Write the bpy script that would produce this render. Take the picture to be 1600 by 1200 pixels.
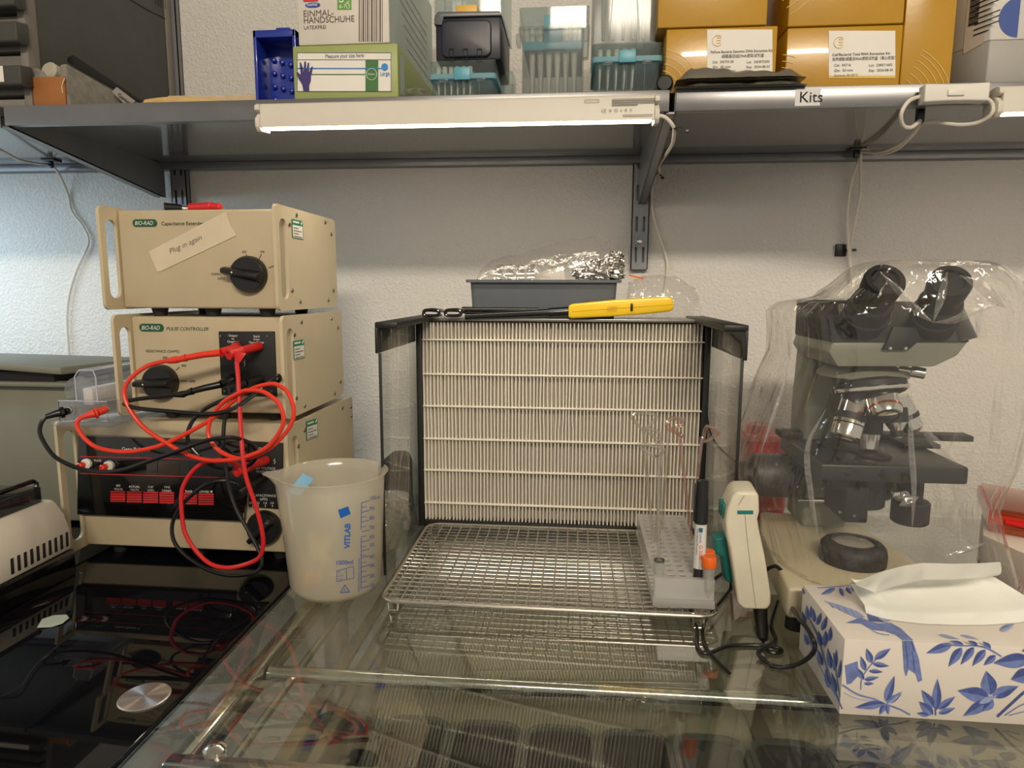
import bpy, bmesh, math, random
from mathutils import Vector, Matrix, noise
for o in list(bpy.data.objects): bpy.data.objects.remove(o, do_unlink=True)
C = bpy.context.scene.collection
SC = bpy.context.scene
random.seed(7)
PI = math.pi
# ------------------------------------------------------------------ camera
# World: X to the right, Y from the camera towards the wall, Z up, bench glass top at z = 0 (metres).
CAM_H, F_PX = 0.36, 1054.0
PITCH, YAW, ROLL = math.radians(-8.0), math.radians(-5.447), math.radians(0.19)
fwd = Vector((math.sin(YAW)*math.cos(PITCH), math.cos(YAW)*math.cos(PITCH), math.sin(PITCH)))
rgt = Vector((math.cos(YAW), -math.sin(YAW), 0)); upv = rgt.cross(fwd)
r2 = rgt*math.cos(ROLL) + upv*math.sin(ROLL); u2 = -rgt*math.sin(ROLL) + upv*math.cos(ROLL)
cam_data = bpy.data.cameras.new('camera'); cam = bpy.data.objects.new('camera', cam_data); C.objects.link(cam)
cam_data.sensor_width = 36.0; cam_data.lens = F_PX/1600*36.0; cam_data.clip_start = 0.02
cam.matrix_world = Matrix(((r2.x, u2.x, -fwd.x, 0), (r2.y, u2.y, -fwd.y, 0), (r2.z, u2.z, -fwd.z, CAM_H), (0, 0, 0, 1)))
SC.camera = cam
# ------------------------------------------------------------------ world, lamps, exposure
SC.view_settings.view_transform = 'Standard'; SC.view_settings.look = 'None'
SC.view_settings.gamma = 1.0; SC.view_settings.use_curve_mapping = False
SC.view_settings.exposure = 0.62
SC.cycles.max_bounces = 10; SC.cycles.transparent_max_bounces = 24; SC.cycles.transmission_bounces = 8
SC.cycles.caustics_reflective = False; SC.cycles.caustics_refractive = False
SC.cycles.sample_clamp_indirect = 4.0
W = bpy.data.worlds.new('room_light'); SC.world = W; W.use_nodes = True
W.node_tree.nodes['Background'].inputs[0].default_value = (1.0, 0.92, 0.80, 1)
W.node_tree.nodes['Background'].inputs[1].default_value = 0.34
def area(name, loc, aim, sx, sy, power, col, spread=None):
    d = bpy.data.lights.new(name, 'AREA'); d.shape = 'RECTANGLE'; d.size = sx; d.size_y = sy
    d.energy = power; d.color = col
    if spread: d.spread = math.radians(spread)
    o = bpy.data.objects.new(name, d); C.objects.link(o); o.location = loc
    o.rotation_euler = (Vector(aim)-Vector(loc)).to_track_quat('-Z', 'Y').to_euler()
    return o
area('ceiling_lamp_light', (0.45, -1.9, 1.80), (0.25, 0.6, 0.35), 1.4, 0.20, 47, (1.0, 0.87, 0.69))
area('cool_lamp_light', (-1.25, 0.88, 0.55), (-1.15, 1.05, -0.2), 0.5, 0.03, 2.5, (0.60, 0.82, 1.0))
# ------------------------------------------------------------------ pixel (of the 1600x1200 photograph) to a point at a known depth
def ray(px, py): return r2*((px-800)/F_PX) - u2*((py-600)/F_PX) + fwd
def at(px, py, Y): d = ray(px, py); return Vector((0, 0, CAM_H)) + d*(Y/d.y)
def gz(px, py, z): d = ray(px, py); return Vector((0, 0, CAM_H)) + d*((z-CAM_H)/d.z)
def gx(px, py, X): d = ray(px, py); return Vector((0, 0, CAM_H)) + d*(X/d.x)
def rect(x0, y0, x1, y1, Y):
    mx, my = (x0+x1)/2, (y0+y1)/2
    return at(x0, my, Y).x, at(x1, my, Y).x, at(mx, y1, Y).z, at(mx, y0, Y).z
# ------------------------------------------------------------------ materials
MATS = {}
def lin(c):
    return tuple(((v/255)/12.92 if v/255 <= .04045 else ((v/255+.055)/1.055)**2.4) for v in c)
def newmat(name):
    m = bpy.data.materials.new(name); m.use_nodes = True; MATS[name] = m
    return m, m.node_tree, m.node_tree.nodes['Principled BSDF']
def add_bump(nt, target, scale, strength, dist=0.001, detail=4, kind='noise', stretch=(1, 1, 1)):
    tc = nt.nodes.new('ShaderNodeTexCoord'); mp = nt.nodes.new('ShaderNodeMapping'); mp.inputs['Scale'].default_value = stretch
    nt.links.new(tc.outputs['Object'], mp.inputs[0])
    if kind == 'noise':
        t = nt.nodes.new('ShaderNodeTexNoise'); t.inputs['Scale'].default_value = scale; t.inputs['Detail'].default_value = detail; out = t.outputs[0]
    else:
        t = nt.nodes.new('ShaderNodeTexVoronoi'); t.feature = 'DISTANCE_TO_EDGE' if kind == 'crack' else 'F1'; t.inputs['Scale'].default_value = scale; out = t.outputs[0]
    nt.links.new(mp.outputs[0], t.inputs['Vector'])
    b = nt.nodes.new('ShaderNodeBump'); b.inputs['Strength'].default_value = strength; b.inputs['Distance'].default_value = dist
    nt.links.new(out, b.inputs['Height']); nt.links.new(b.outputs[0], target)
    return b, t, mp
def pm(name, col, rough=.5, metal=0, spec=.5, coat=0, var=0.06, vscale=25, bump=0, bscale=300, bdist=.0005, emis=0, sheen=0):
    m, nt, p = newmat(name); c = lin(col)
    p.inputs['Roughness'].default_value = rough; p.inputs['Metallic'].default_value = metal
    p.inputs['Specular IOR Level'].default_value = spec; p.inputs['Coat Weight'].default_value = coat; p.inputs['Coat Roughness'].default_value = .05
    p.inputs['Base Color'].default_value = (*c, 1)
    if var:
        tc = nt.nodes.new('ShaderNodeTexCoord'); n = nt.nodes.new('ShaderNodeTexNoise'); n.inputs['Scale'].default_value = vscale; n.inputs['Detail'].default_value = 5
        nt.links.new(tc.outputs['Object'], n.inputs['Vector'])
        r = nt.nodes.new('ShaderNodeValToRGB'); e = r.color_ramp.elements
        e[0].position = .3; e[1].position = .7
        e[0].color = (*[v*(1-var) for v in c], 1); e[1].color = (*[min(1, v*(1+var)) for v in c], 1)
        nt.links.new(n.outputs[0], r.inputs[0]); nt.links.new(r.outputs[0], p.inputs['Base Color'])
    if bump: add_bump(nt, p.inputs['Normal'], bscale, bump, bdist)
    if emis:
        p.inputs['Emission Color'].default_value = (*c, 1); p.inputs['Emission Strength'].default_value = emis
    if sheen: p.inputs['Sheen Weight'].default_value = sheen
    return m
def clear(name, tint=(1, 1, 1), milky=0.05, mcol=(.9, .88, .84), rough=.05, f0=.04, gl=.96, bump=0, bscale=30, bdist=.002, stretch=(1, 1, 1), kind='noise', trans_l=.5):
    """thin clear sheet: see-through + a milky share + a Schlick share of gloss"""
    m, nt, p = newmat(name); nt.nodes.remove(p)
    out = nt.nodes['Material Output']; N = nt.nodes.new; L = nt.links.new
    tr = N('ShaderNodeBsdfTransparent'); tr.inputs[0].default_value = (*tint, 1)
    df = N('ShaderNodeBsdfDiffuse'); df.inputs[0].default_value = (*mcol, 1)
    tl = N('ShaderNodeBsdfTranslucent'); tl.inputs[0].default_value = (*mcol, 1)
    dm = N('ShaderNodeMixShader'); dm.inputs[0].default_value = trans_l; L(df.outputs[0], dm.inputs[1]); L(tl.outputs[0], dm.inputs[2])
    mx = N('ShaderNodeMixShader'); mx.inputs[0].default_value = milky; L(tr.outputs[0], mx.inputs[1]); L(dm.outputs[0], mx.inputs[2])
    gs = N('ShaderNodeBsdfGlossy'); gs.inputs['Roughness'].default_value = rough; gs.inputs[0].default_value = (1, 1, 1, 1)
    lw = N('ShaderNodeLayerWeight'); lw.inputs['Blend'].default_value = .5
    pw = N('ShaderNodeMath'); pw.operation = 'POWER'; pw.inputs[1].default_value = 5; L(lw.outputs['Facing'], pw.inputs[0])
    ml = N('ShaderNodeMath'); ml.operation = 'MULTIPLY_ADD'; ml.inputs[1].default_value = gl-f0; ml.inputs[2].default_value = f0; L(pw.outputs[0], ml.inputs[0])
    fm = N('ShaderNodeMixShader'); L(ml.outputs[0], fm.inputs[0]); L(mx.outputs[0], fm.inputs[1]); L(gs.outputs[0], fm.inputs[2]); L(fm.outputs[0], out.inputs[0])
    if bump:
        b, t, mp = add_bump(nt, gs.inputs['Normal'], bscale, bump, bdist, kind=kind, stretch=stretch)
        L(b.outputs[0], df.inputs['Normal']); L(b.outputs[0], lw.inputs['Normal'])
    return m
# ------------------------------------------------------------------ mesh builder
_font_cache = {}
def glyphs(s, bold, shear, align):
    if 'M' in s and bold > 0: bold = 0
    k = (s, bold, shear, align)
    if k not in _font_cache:
        cu = bpy.data.curves.new('txt', 'FONT'); cu.body = s; cu.size = 1.0; cu.offset = bold; cu.shear = shear; cu.align_x = align; cu.resolution_u = 3
        ob = bpy.data.objects.new('txt', cu); C.objects.link(ob)
        dg = bpy.context.evaluated_depsgraph_get(); me = bpy.data.meshes.new_from_object(ob.evaluated_get(dg))
        _font_cache[k] = ([v.co.copy() for v in me.vertices], [list(f.vertices) for f in me.polygons])
        bpy.data.objects.remove(ob); bpy.data.meshes.remove(me); bpy.data.curves.remove(cu)
    return _font_cache[k]
def catmull(pts, n=6, closed=False):
    pts = [Vector(p) for p in pts]
    if len(pts) < 3: return pts
    out = []; N = len(pts)
    for i in range(N if closed else N-1):
        p1, p2 = pts[i], pts[(i+1) % N]
        p0 = pts[i-1] if (closed or i > 0) else p1*2-p2
        p3 = pts[(i+2) % N] if (closed or i+2 < N) else p2*2-p1
        for k in range(n):
            t = k/n
            out.append(.5*((2*p1)+(p2-p0)*t+(2*p0-5*p1+4*p2-p3)*t*t+(3*p1-p0-3*p2+p3)*t**3))
    if not closed: out.append(pts[-1])
    return out
class MB:
    def __init__(s): s.v = []; s.f = []; s.m = []
    def add(s, vs, fs, mi=0):
        b = len(s.v); s.v += [Vector(v) for v in vs]; s.f += [[i+b for i in f] for f in fs]; s.m += [mi]*len(fs); return s
    def _bm(s, bm, bev, seg, mi, M=None, ang=25):
        if bev:
            ed = [e for e in bm.edges if len(e.link_faces) == 2 and e.calc_face_angle(0) > math.radians(ang)]
            bmesh.ops.bevel(bm, geom=ed, offset=bev, segments=seg, affect='EDGES', profile=.5, clamp_overlap=True)
        if M is not None: bm.transform(M)
        bm.verts.index_update()
        s.add([v.co.copy() for v in bm.verts], [[v.index for v in f.verts] for f in bm.faces], mi); bm.free(); return s
    def box(s, x0, x1, y0, y1, z0, z1, bev=0, seg=2, mi=0, M=None):
        bm = bmesh.new(); bmesh.ops.create_cube(bm, size=1)
        for v in bm.verts: v.co = Vector(((x0+x1)/2+v.co.x*(x1-x0), (y0+y1)/2+v.co.y*(y1-y0), (z0+z1)/2+v.co.z*(z1-z0)))
        return s._bm(bm, bev, seg, mi, M)
    def hexa(s, p, bev=0, seg=2, mi=0):
        """8 corners: bottom 4 (ccw) then top 4"""
        bm = bmesh.new(); v = [bm.verts.new(q) for q in p]
        for f in ((3, 2, 1, 0), (4, 5, 6, 7), (0, 1, 5, 4), (1, 2, 6, 5), (2, 3, 7, 6), (3, 0, 4, 7)): bm.faces.new([v[i] for i in f])
        bmesh.ops.recalc_face_normals(bm, faces=bm.faces[:]); return s._bm(bm, bev, seg, mi)
    def prism(s, pts, vec, bev=0, seg=2, mi=0):
        bm = bmesh.new(); a = [bm.verts.new(p) for p in pts]; b = [bm.verts.new(Vector(p)+Vector(vec)) for p in pts]; n = len(pts)
        bm.faces.new(a); bm.faces.new(b[::-1])
        for i in range(n): bm.faces.new([a[i], b[i], b[(i+1) % n], a[(i+1) % n]])
        bmesh.ops.recalc_face_normals(bm, faces=bm.faces[:]); return s._bm(bm, bev, seg, mi)
    def poly(s, pts, mi=0): return s.add(pts, [list(range(len(pts)))], mi)
    def holed(s, outer, holes, vec, mi=0):
        """flat plate with holes: 3D loops in one plane, thickness vec"""
        bm = bmesh.new(); es = []; loops = []
        for L in [outer]+holes:
            vs = [bm.verts.new(p) for p in L]; loops.append(vs)
            es += [bm.edges.new((vs[i], vs[(i+1) % len(vs)])) for i in range(len(vs))]
        bmesh.ops.triangle_fill(bm, edges=es, use_beauty=True)
        fs = bm.faces[:]
        r = bmesh.ops.extrude_face_region(bm, geom=fs)
        nv = [g for g in r['geom'] if isinstance(g, bmesh.types.BMVert)]
        for v in nv: v.co += Vector(vec)
        bmesh.ops.recalc_face_normals(bm, faces=bm.faces[:]); return s._bm(bm, 0, 1, mi)
    def tube(s, pts, r, n=8, closed=False, mi=0, sm=0, caps=True, flat=1.0):
        P = catmull(pts, sm, closed) if sm else [Vector(p) for p in pts]
        R = r if isinstance(r, (list, tuple)) else None
        vs = []; fs = []; N = len(P); up = None
        for i, p in enumerate(P):
            a = P[(i-1) % N] if (closed or i > 0) else p; b = P[(i+1) % N] if (closed or i < N-1) else p
            t = (b-a)
            if t.length < 1e-9: t = Vector((0, 0, 1))
            t.normalize()
            if up is None:
                up = Vector((0, 0, 1)) if abs(t.z) < .9 else Vector((0, 1, 0))
            x = up - t*up.dot(t)
            if x.length < 1e-4: x = t.orthogonal()
            x.normalize(); up = x; y = t.cross(x)
            rr = (R[min(len(R)-1, int(round(i*(len(R)-1)/max(1, N-1))))] if R else r)
            for k in range(n):
                q = 2*PI*k/n; vs.append(p + x*math.cos(q)*rr + y*math.sin(q)*rr*flat)
        for i in range(N if closed else N-1):
            j = (i+1) % N
            for k in range(n): fs.append([i*n+k, i*n+(k+1) % n, j*n+(k+1) % n, j*n+k])
        if caps and not closed: fs.append(list(range(n))[::-1]); fs.append([(N-1)*n+k for k in range(n)])
        return s.add(vs, fs, mi)
    def lathe(s, prof, o=(0, 0, 0), ax=(0, 0, 1), n=32, mi=0, close=False, start=None):
        ax = Vector(ax).normalized(); x = (Vector(start) if start else ax.orthogonal()).normalized(); y = ax.cross(x); o = Vector(o)
        vs = []; fs = []; L = len(prof)
        for r, h in prof:
            for k in range(n):
                q = 2*PI*k/n; vs.append(o+ax*h+x*math.cos(q)*r+y*math.sin(q)*r)
        for i in range(L-1 if not close else L):
            j = (i+1) % L
            for k in range(n): fs.append([i*n+k, i*n+(k+1) % n, j*n+(k+1) % n, j*n+k])
        if not close:
            if prof[0][0] > 1e-6: fs.append(list(range(n))[::-1])
            if prof[-1][0] > 1e-6: fs.append([(L-1)*n+k for k in range(n)])
        return s.add(vs, fs, mi)
    def cyl(s, p0, p1, r0, r1=None, n=24, mi=0, bev=0):
        p0 = Vector(p0); p1 = Vector(p1); r1 = r0 if r1 is None else r1; h = (p1-p0).length
        prof = [(r0, 0), (r1, h)] if not bev else [(r0-bev, 0), (r0, bev), (r1, h-bev), (r1-bev, h)]
        return s.lathe(prof, p0, p1-p0, n, mi)
    def grid(s, fn, nu, nv, mi=0, cu=False):
        vs = [Vector(fn(i/(nu if cu else nu-1), j/(nv-1))) for j in range(nv) for i in range(nu)]; fs = []
        for j in range(nv-1):
            for i in range(nu if cu else nu-1):
                a = (i+1) % nu; fs.append([j*nu+i, j*nu+a, (j+1)*nu+a, (j+1)*nu+i])
        return s.add(vs, fs, mi)
    def text(s, t, p, cap, u=(1, 0, 0), v=(0, 0, 1), align='LEFT', bold=0, shear=0, mi=0, wide=1.0):
        vs, fs = glyphs(t, bold, shear, align); k = cap/.69; u = Vector(u).normalized(); v = Vector(v).normalized(); p = Vector(p)
        return s.add([p+u*(q.x*k*wide)+v*(q.y*k) for q in vs], fs, mi)
    def build(s, name, mats, parent=None, sharp=35, solid=0):
        me = bpy.data.meshes.new(name)
        if not isinstance(mats, (list, tuple)): mats = [mats]
        off = Vector(parent['_o']) if parent is not None else None
        if off is None:
            xs = [v.x for v in s.v]; ys = [v.y for v in s.v]; zs = [v.z for v in s.v]
            off = Vector(((min(xs)+max(xs))/2, (min(ys)+max(ys))/2, min(zs)))
        me.from_pydata([v-off for v in s.v], [], s.f)
        for m in mats: me.materials.append(MATS[m])
        me.polygons.foreach_set('material_index', s.m); me.polygons.foreach_set('use_smooth', [True]*len(s.f))
        me.update()
        bm = bmesh.new(); bm.from_mesh(me); bmesh.ops.remove_doubles(bm, verts=bm.verts[:], dist=1e-7); bm.to_mesh(me); bm.free()
        me.set_sharp_from_angle(angle=math.radians(sharp))
        o = bpy.data.objects.new(name, me); C.objects.link(o)
        if parent is not None: o.parent = parent; o['_o'] = tuple(off)
        else: o.location = off; o['_o'] = tuple(off)
        if solid:
            md = o.modifiers.new('thickness', 'SOLIDIFY'); md.thickness = solid
        return o
def tag(o, label, cat, group=None, kind=None):
    o['label'] = label; o['category'] = cat
    if group: o['group'] = group
    if kind: o['kind'] = kind
    return o
def thing(name, label, cat, loc, group=None):
    o = bpy.data.objects.new(name, None); C.objects.link(o); o.empty_display_size = .02; o.location = loc; o['_o'] = tuple(loc)
    return tag(o, label, cat, group)
def struct(name, mb, mats):
    o = mb.build(name, mats); o['kind'] = 'structure'; o['label'] = name.replace('_', ' '); o['category'] = name.split('_')[0]; return o
def copy_thing(root, loc, label=None):
    r = root.copy(); C.objects.link(r); r.location = loc; r['_o'] = tuple(loc)
    if label: r['label'] = label
    for ch in list(root.children):
        c = ch.copy(); C.objects.link(c); c.parent = r
        for g in list(ch.children):
            d = g.copy(); C.objects.link(d); d.parent = c
    return r
def rloop(x0, x1, z0, z1, r, n=6, axis='y', c=0):
    """rounded rectangle loop in the plane axis = c"""
    out = []
    for cx, cz, a in ((x1-r, z1-r, 0), (x0+r, z1-r, 90), (x0+r, z0+r, 180), (x1-r, z0+r, 270)):
        for k in range(n+1):
            q = math.radians(a+90*k/n); out.append((cx+r*math.cos(q), cz+r*math.sin(q)))
    return [Vector((a, c, b)) if axis == 'y' else (Vector((c, a, b)) if axis == 'x' else Vector((a, b, c))) for a, b in out]
# ------------------------------------------------------------------ palette
def wall_material():
    m, nt, p = newmat('wall_plaster'); p.inputs['Roughness'].default_value = .85
    tc = nt.nodes.new('ShaderNodeTexCoord'); N = nt.nodes.new; L = nt.links.new
    n1 = N('ShaderNodeTexNoise'); n1.inputs['Scale'].default_value = 230; n1.inputs['Detail'].default_value = 4; n1.inputs['Distortion'].default_value = .25
    n2 = N('ShaderNodeTexNoise'); n2.inputs['Scale'].default_value = 2.2; n2.inputs['Detail'].default_value = 3
    L(tc.outputs['Object'], n1.inputs['Vector']); L(tc.outputs['Object'], n2.inputs['Vector'])
    r = N('ShaderNodeValToRGB'); r.color_ramp.elements[0].color = (.66, .64, .60, 1); r.color_ramp.elements[1].color = (.74, .72, .68, 1)
    L(n2.outputs[0], r.inputs[0]); L(r.outputs[0], p.inputs['Base Color'])
    rr = N('ShaderNodeValToRGB'); rr.color_ramp.elements[0].position = .42; rr.color_ramp.elements[1].position = .62
    L(n1.outputs[0], rr.inputs[0])
    b = N('ShaderNodeBump'); b.inputs['Strength'].default_value = .6; b.inputs['Distance'].default_value = .0015
    L(rr.outputs[0], b.inputs['Height']); L(b.outputs[0], p.inputs['Normal'])
wall_material()
def brushed():
    m, nt, p = newmat('brushed_disc'); p.inputs['Metallic'].default_value = 1; p.inputs['Base Color'].default_value = (.8, .78, .74, 1)
    p.inputs['Roughness'].default_value = .28; p.inputs['Anisotropic'].default_value = .9
    t = nt.nodes.new('ShaderNodeTangent'); t.direction_type = 'RADIAL'; t.axis = 'Z'; nt.links.new(t.outputs[0], p.inputs['Tangent'])
brushed()
pm('floor_tile', (96, 90, 82), .5); pm('ceiling_white', (225, 222, 214), .9)
pm('shelf_steel', (122, 122, 124), .30, .55, coat=.2); pm('bracket_steel', (126, 127, 130), .38, .35)
pm('cream_metal', (190, 175, 145), .45, var=.04); pm('cream_edge', (202, 188, 158), .45, var=.03)
pm('black_plastic', (22, 22, 23), .35); pm('black_matte', (18, 18, 19), .6); pm('black_gloss', (12, 12, 13), .12, coat=.5)
pm('dark_rubber', (28, 28, 28), .7); pm('white_plastic', (226, 222, 212), .4, var=.03); pm('white_print', (225, 225, 220), .6, var=0)
pm('black_print', (24, 22, 20), .7, var=0); pm('grey_print', (120, 115, 108), .7, var=0); pm('green_print', (22, 84, 52), .5, var=0); pm('red_print', (196, 40, 44), .5, var=0); pm('blue_print', (24, 74, 160), .5, var=0)
pm('red_rubber', (205, 34, 34), .35, var=.03); pm('orange_red_rubber', (222, 56, 34), .35, var=.03); pm('black_rubber', (16, 16, 17), .3)
pm('screw_steel', (120, 112, 98), .3, .9); pm('chrome', (215, 212, 206), .12, 1, var=0); pm('wire_steel', (205, 200, 192), .22, 1, var=0); pm('satin_steel', (190, 186, 178), .3, 1)
pm('paper_white', (232, 228, 220), .7, var=.02); pm('paper_grey', (196, 190, 186), .7, var=.02); pm('tape', (214, 200, 172), .5, var=.05)
# ================================================================== structure
YW = 1.212
struct('wall_back', MB().box(-2.4, 2.4, YW, YW+.1, -.76, 1.86), 'wall_plaster')
struct('floor', MB().box(-2.4, 2.4, -3.2, YW, -.80, -.76), 'floor_tile')
struct('ceiling', MB().box(-2.4, 2.4, -3.2, YW+.1, 1.86, 1.92), 'ceiling_white')

# ================================================================== benches
m, nt, p = newmat('black_glass'); p.inputs['Base Color'].default_value = (.0035, .0035, .0045, 1); p.inputs['Roughness'].default_value = .025; p.inputs['Specular IOR Level'].default_value = .45
BX = -.346
t = thing('black_glass_desk', 'desk with black glossy glass top under the beige instruments', 'desk', (-.9, .78, -.75))
MB().box(-1.6, BX, .25, 1.19, -.010, 0, .002).build('glass_top', 'black_glass', t)
d = gz(226, 1091, 0)
MB().lathe([(.0215, 0), (.0215, .0016), (.0205, .0024), (0, .0024)], d, n=48).build('fixing_disc', 'brushed_disc', t)['label'] = 'round brushed steel fixing disc'
for x, y in ((-1.5, .35), (-.42, .35), (-1.5, 1.1), (-.42, 1.1)):
    MB().cyl((x, y, -.75), (x, y, -.010), .022).build('leg', 'satin_steel', t)
clear('table_glass', (.95, .975, .94), .0, rough=.008, f0=.14, gl=.9)
t = thing('glass_table', 'clear glass bench table on a chrome frame carrying the wire rack', 'table', (.3, .75, -.75))
MB().box(BX+.004, 1.15, .30, 1.19, -.008, 0, .0015).build('glass_top', 'table_glass', t)
fr = MB()
fr.box(-.318, -.302, .453, 1.17, -.034, -.0085, .002); fr.box(-.318, 1.14, .452, .467, -.034, -.0085, .002)
fr.box(-.318, 1.14, 1.155, 1.17, -.034, -.0085, .002); fr.box(1.124, 1.14, .44, 1.17, -.034, -.0085, .002)
fr.build('frame', 'chrome', t)
MB().tube([(-.30, .602, -.021), (1.13, .612, -.021)], .0075, 12).build('crossbar', 'chrome', t)
MB().tube([(-.275, .46, -.024), (-.275, 1.15, -.024)], .004, 8).build('rail', 'satin_steel', t)
MB().lathe([(.009, 0), (.009, .003), (.005, .006), (0, .0065)], gz(336, 1174, 0), n=20).build('screw_cap', 'chrome', t)
for x, y in ((-.31, .448), (1.13, .448), (-.31, 1.16), (1.13, 1.16)):
    MB().box(x-.012, x+.012, y-.012, y+.012, -.75, -.034, .002).build('leg', 'satin_steel', t)
pm('undershelf_grey', (158, 148, 126), .6)
MB().box(-.30, 1.12, .30, 1.15, -.175, -.165).build('lower_shelf', 'undershelf_grey', t)
pm('plank_pale', (112, 101, 80), .6); pm('bin_black', (30, 30, 32), .4); pm('bin_rim', (84, 84, 82), .4)
# row of black bins on the lower shelf
bx0 = -.353
for i in range(9):
    x = bx0 + .0765*i
    if x < -.30: continue
    lab = ['black plastic bin with grey rim under the glass, holding a yellowish sheet', 'black plastic bin under the glass, second of the row from the black desk',
           'black plastic bin under the glass, third of the row from the black desk', 'black plastic bin under the glass, fourth of the row from the black desk',
           'black plastic bin holding blue stoppers under the glass', 'black plastic bin under the glass in front of the corded white gun',
           'black plastic bin under the glass at the near corner of the tissue box', 'black plastic bin under the glass, last of the row below the tissue box'][i-1]
    b = thing('storage_bin', lab, 'bin', (x+.037, .54, -.165), 'black bins on the shelf under the glass')
    m1 = MB(); x1 = x+.0735; y0, y1 = .42, .668
    o_ = rloop(x, x1, y0, y1, .022, 5, 'z', -.165); i_ = rloop(x+.003, x1-.003, y0+.003, y1-.003, .019, 5, 'z', -.165)
    m1.holed(o_, [i_], (0, 0, .058)); m1.prism(o_, (0, 0, .003)); m1.build('body', 'bin_black', b)
    m2 = MB(); m2.holed(rloop(x-.001, x1+.001, y0-.001, y1+.001, .023, 5, 'z', -.107), [rloop(x+.0045, x1-.0045, y0+.0045, y1-.0045, .018, 5, 'z', -.107)], (0, 0, .004)); m2.build('rim', 'bin_rim', b)
pm('yellow_sheet', (190, 180, 128), .6); pm('blue_rubber', (70, 120, 190), .5)
tag(MB().box(-.270, -.222, .47, .60, -.1618, -.160).build('paper_sheet', 'yellow_sheet'), 'yellowish sheet lying in the bin nearest the black desk', 'paper')
for k, (px, py) in enumerate(((965, 1188), (1016, 1196))):
    q = gz(px, py, -.15)
    tag(MB().lathe([(.006, 0), (.007, .02), (.004, .026), (0, .027)], (q.x, q.y, -.1619), n=16).build('stopper', 'blue_rubber'), ['blue rubber stopper standing alone further back in the bin', 'blue rubber stopper nearer to the front edge in the same bin'][k], 'stopper', 'blue stoppers in a bin')
# pale planks under the glass, running from front to back
for k, (x, w, ya, yb) in enumerate(((-.262, .014, .46, 1.1), (-.232, .010, .47, 1.1), (.215, .022, .50, .80), (.37, .03, .48, .80))):
    lab = ['pale wooden strip under the glass beside the chrome frame', 'narrow pale strip under the glass below the beaker', 'pale strip under the glass below the black cords', 'pale strip under the glass in front of the tissue box'][k]
    zz = -.060 if k < 2 else -.105
    tag(MB().box(x, x+w, ya if k < 2 else .655, yb if k < 2 else .85, zz if k < 2 else -.165, zz+.006 if k < 2 else -.159, .001).build('wooden_strip', 'plank_pale'), lab, 'strip', 'pale strips under the glass')

# ================================================================== wall shelf
ZS, ZT, YF = .571, .5955, .857
pm('shelf_under', (118, 117, 114), .16, .35, coat=.6)
def shelf(x0, x1, label):
    t = thing('wall_shelf', label, 'shelf', ((x0+x1)/2, 1.0, ZS), 'grey steel wall shelves')
    MB().box(x0, x1, YF+.002, YW-.002, ZT-.012, ZT).build('board', 'shelf_under', t)
    MB().box(x0, x1, YF, YF+.002, ZS, ZT, .0006).box(x0, x1, YF+.002, YF+.012, ZS, ZS+.0015).build('front_lip', 'shelf_steel', t)
    MB().box(x0, x1, YW-.022, YW-.002, ZS, ZT-.012, .001).build('rear_lip', 'bracket_steel', t)
    return t
xm0, xm1 = at(1046, 160, YF).x, at(1056, 160, YF).x
s1 = shelf(-.752, xm0, 'grey steel wall shelf with the lit lamp on its front edge')
s2 = shelf(xm1, 1.3, 'grey steel wall shelf carrying the yellow boxes, labelled Kits')
s3 = shelf(-1.7, -.758, 'grey steel wall shelf end beyond the first bracket, lit bluish')
pm('label_clear', (205, 205, 205), .3)
l = MB(); q0 = at(1243, 143, YF-.0006); q1 = at(1281, 165, YF-.0006); l.box(q0.x, q1.x, YF-.0007, YF-.0002, q1.z, q0.z+.003)
lo = l.build('shelf_label', 'label_clear', s2)
MB().text('Kits', at(1248, 160, YF-.001), .0118, bold=.005).build('lettering', 'black_print', lo)
def rail(x, z0, label):
    t = thing('wall_rail', label, 'rail', (x, YW, z0), 'slotted wall rails')
    zt = ZS+.3; w = .0145; y0 = YW-.014; holes = []
    z = zt-.03
    sl = []
    k = 0
    for zz in (z0+.012, z0+.0635, z0+.116, z0+.168):
        for dx in (-.0062, .0062):
            holes.append(rloop(x+dx-.0020, x+dx+.0020, zz, zz+.026, .0016, 2, 'y', y0))
    mb = MB().holed([Vector((x-w, y0, z0)), Vector((x+w, y0, z0)), Vector((x+w, y0, zt)), Vector((x-w, y0, zt))], holes, (0, .0015, 0))
    mb.box(x-w, x-w+.0015, y0, YW-.001, z0, zt); mb.box(x+w-.0015, x+w, y0, YW-.001, z0, zt)
    mb.box(x-w, x+w, YW-.003, YW-.001, z0, zt)
    mb.build('channel', 'bracket_steel', t)
    MB().lathe([(.0042, 0), (.0042, .001), (.003, .002), (0, .002)], (x, y0, z0+.0475), (0, -1, 0), 16).build('screw', 'chrome', t)
    return t
rx = at(999, 400, YW-.014).x; rz = at(999, 421, YW-.014).z
rail(rx, rz, 'grey slotted wall rail under the middle bracket, above the filter')
rxl = at(279, 290, YW-.014).x
rail(rxl, rz, 'grey slotted wall rail behind the stacked instruments')
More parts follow.
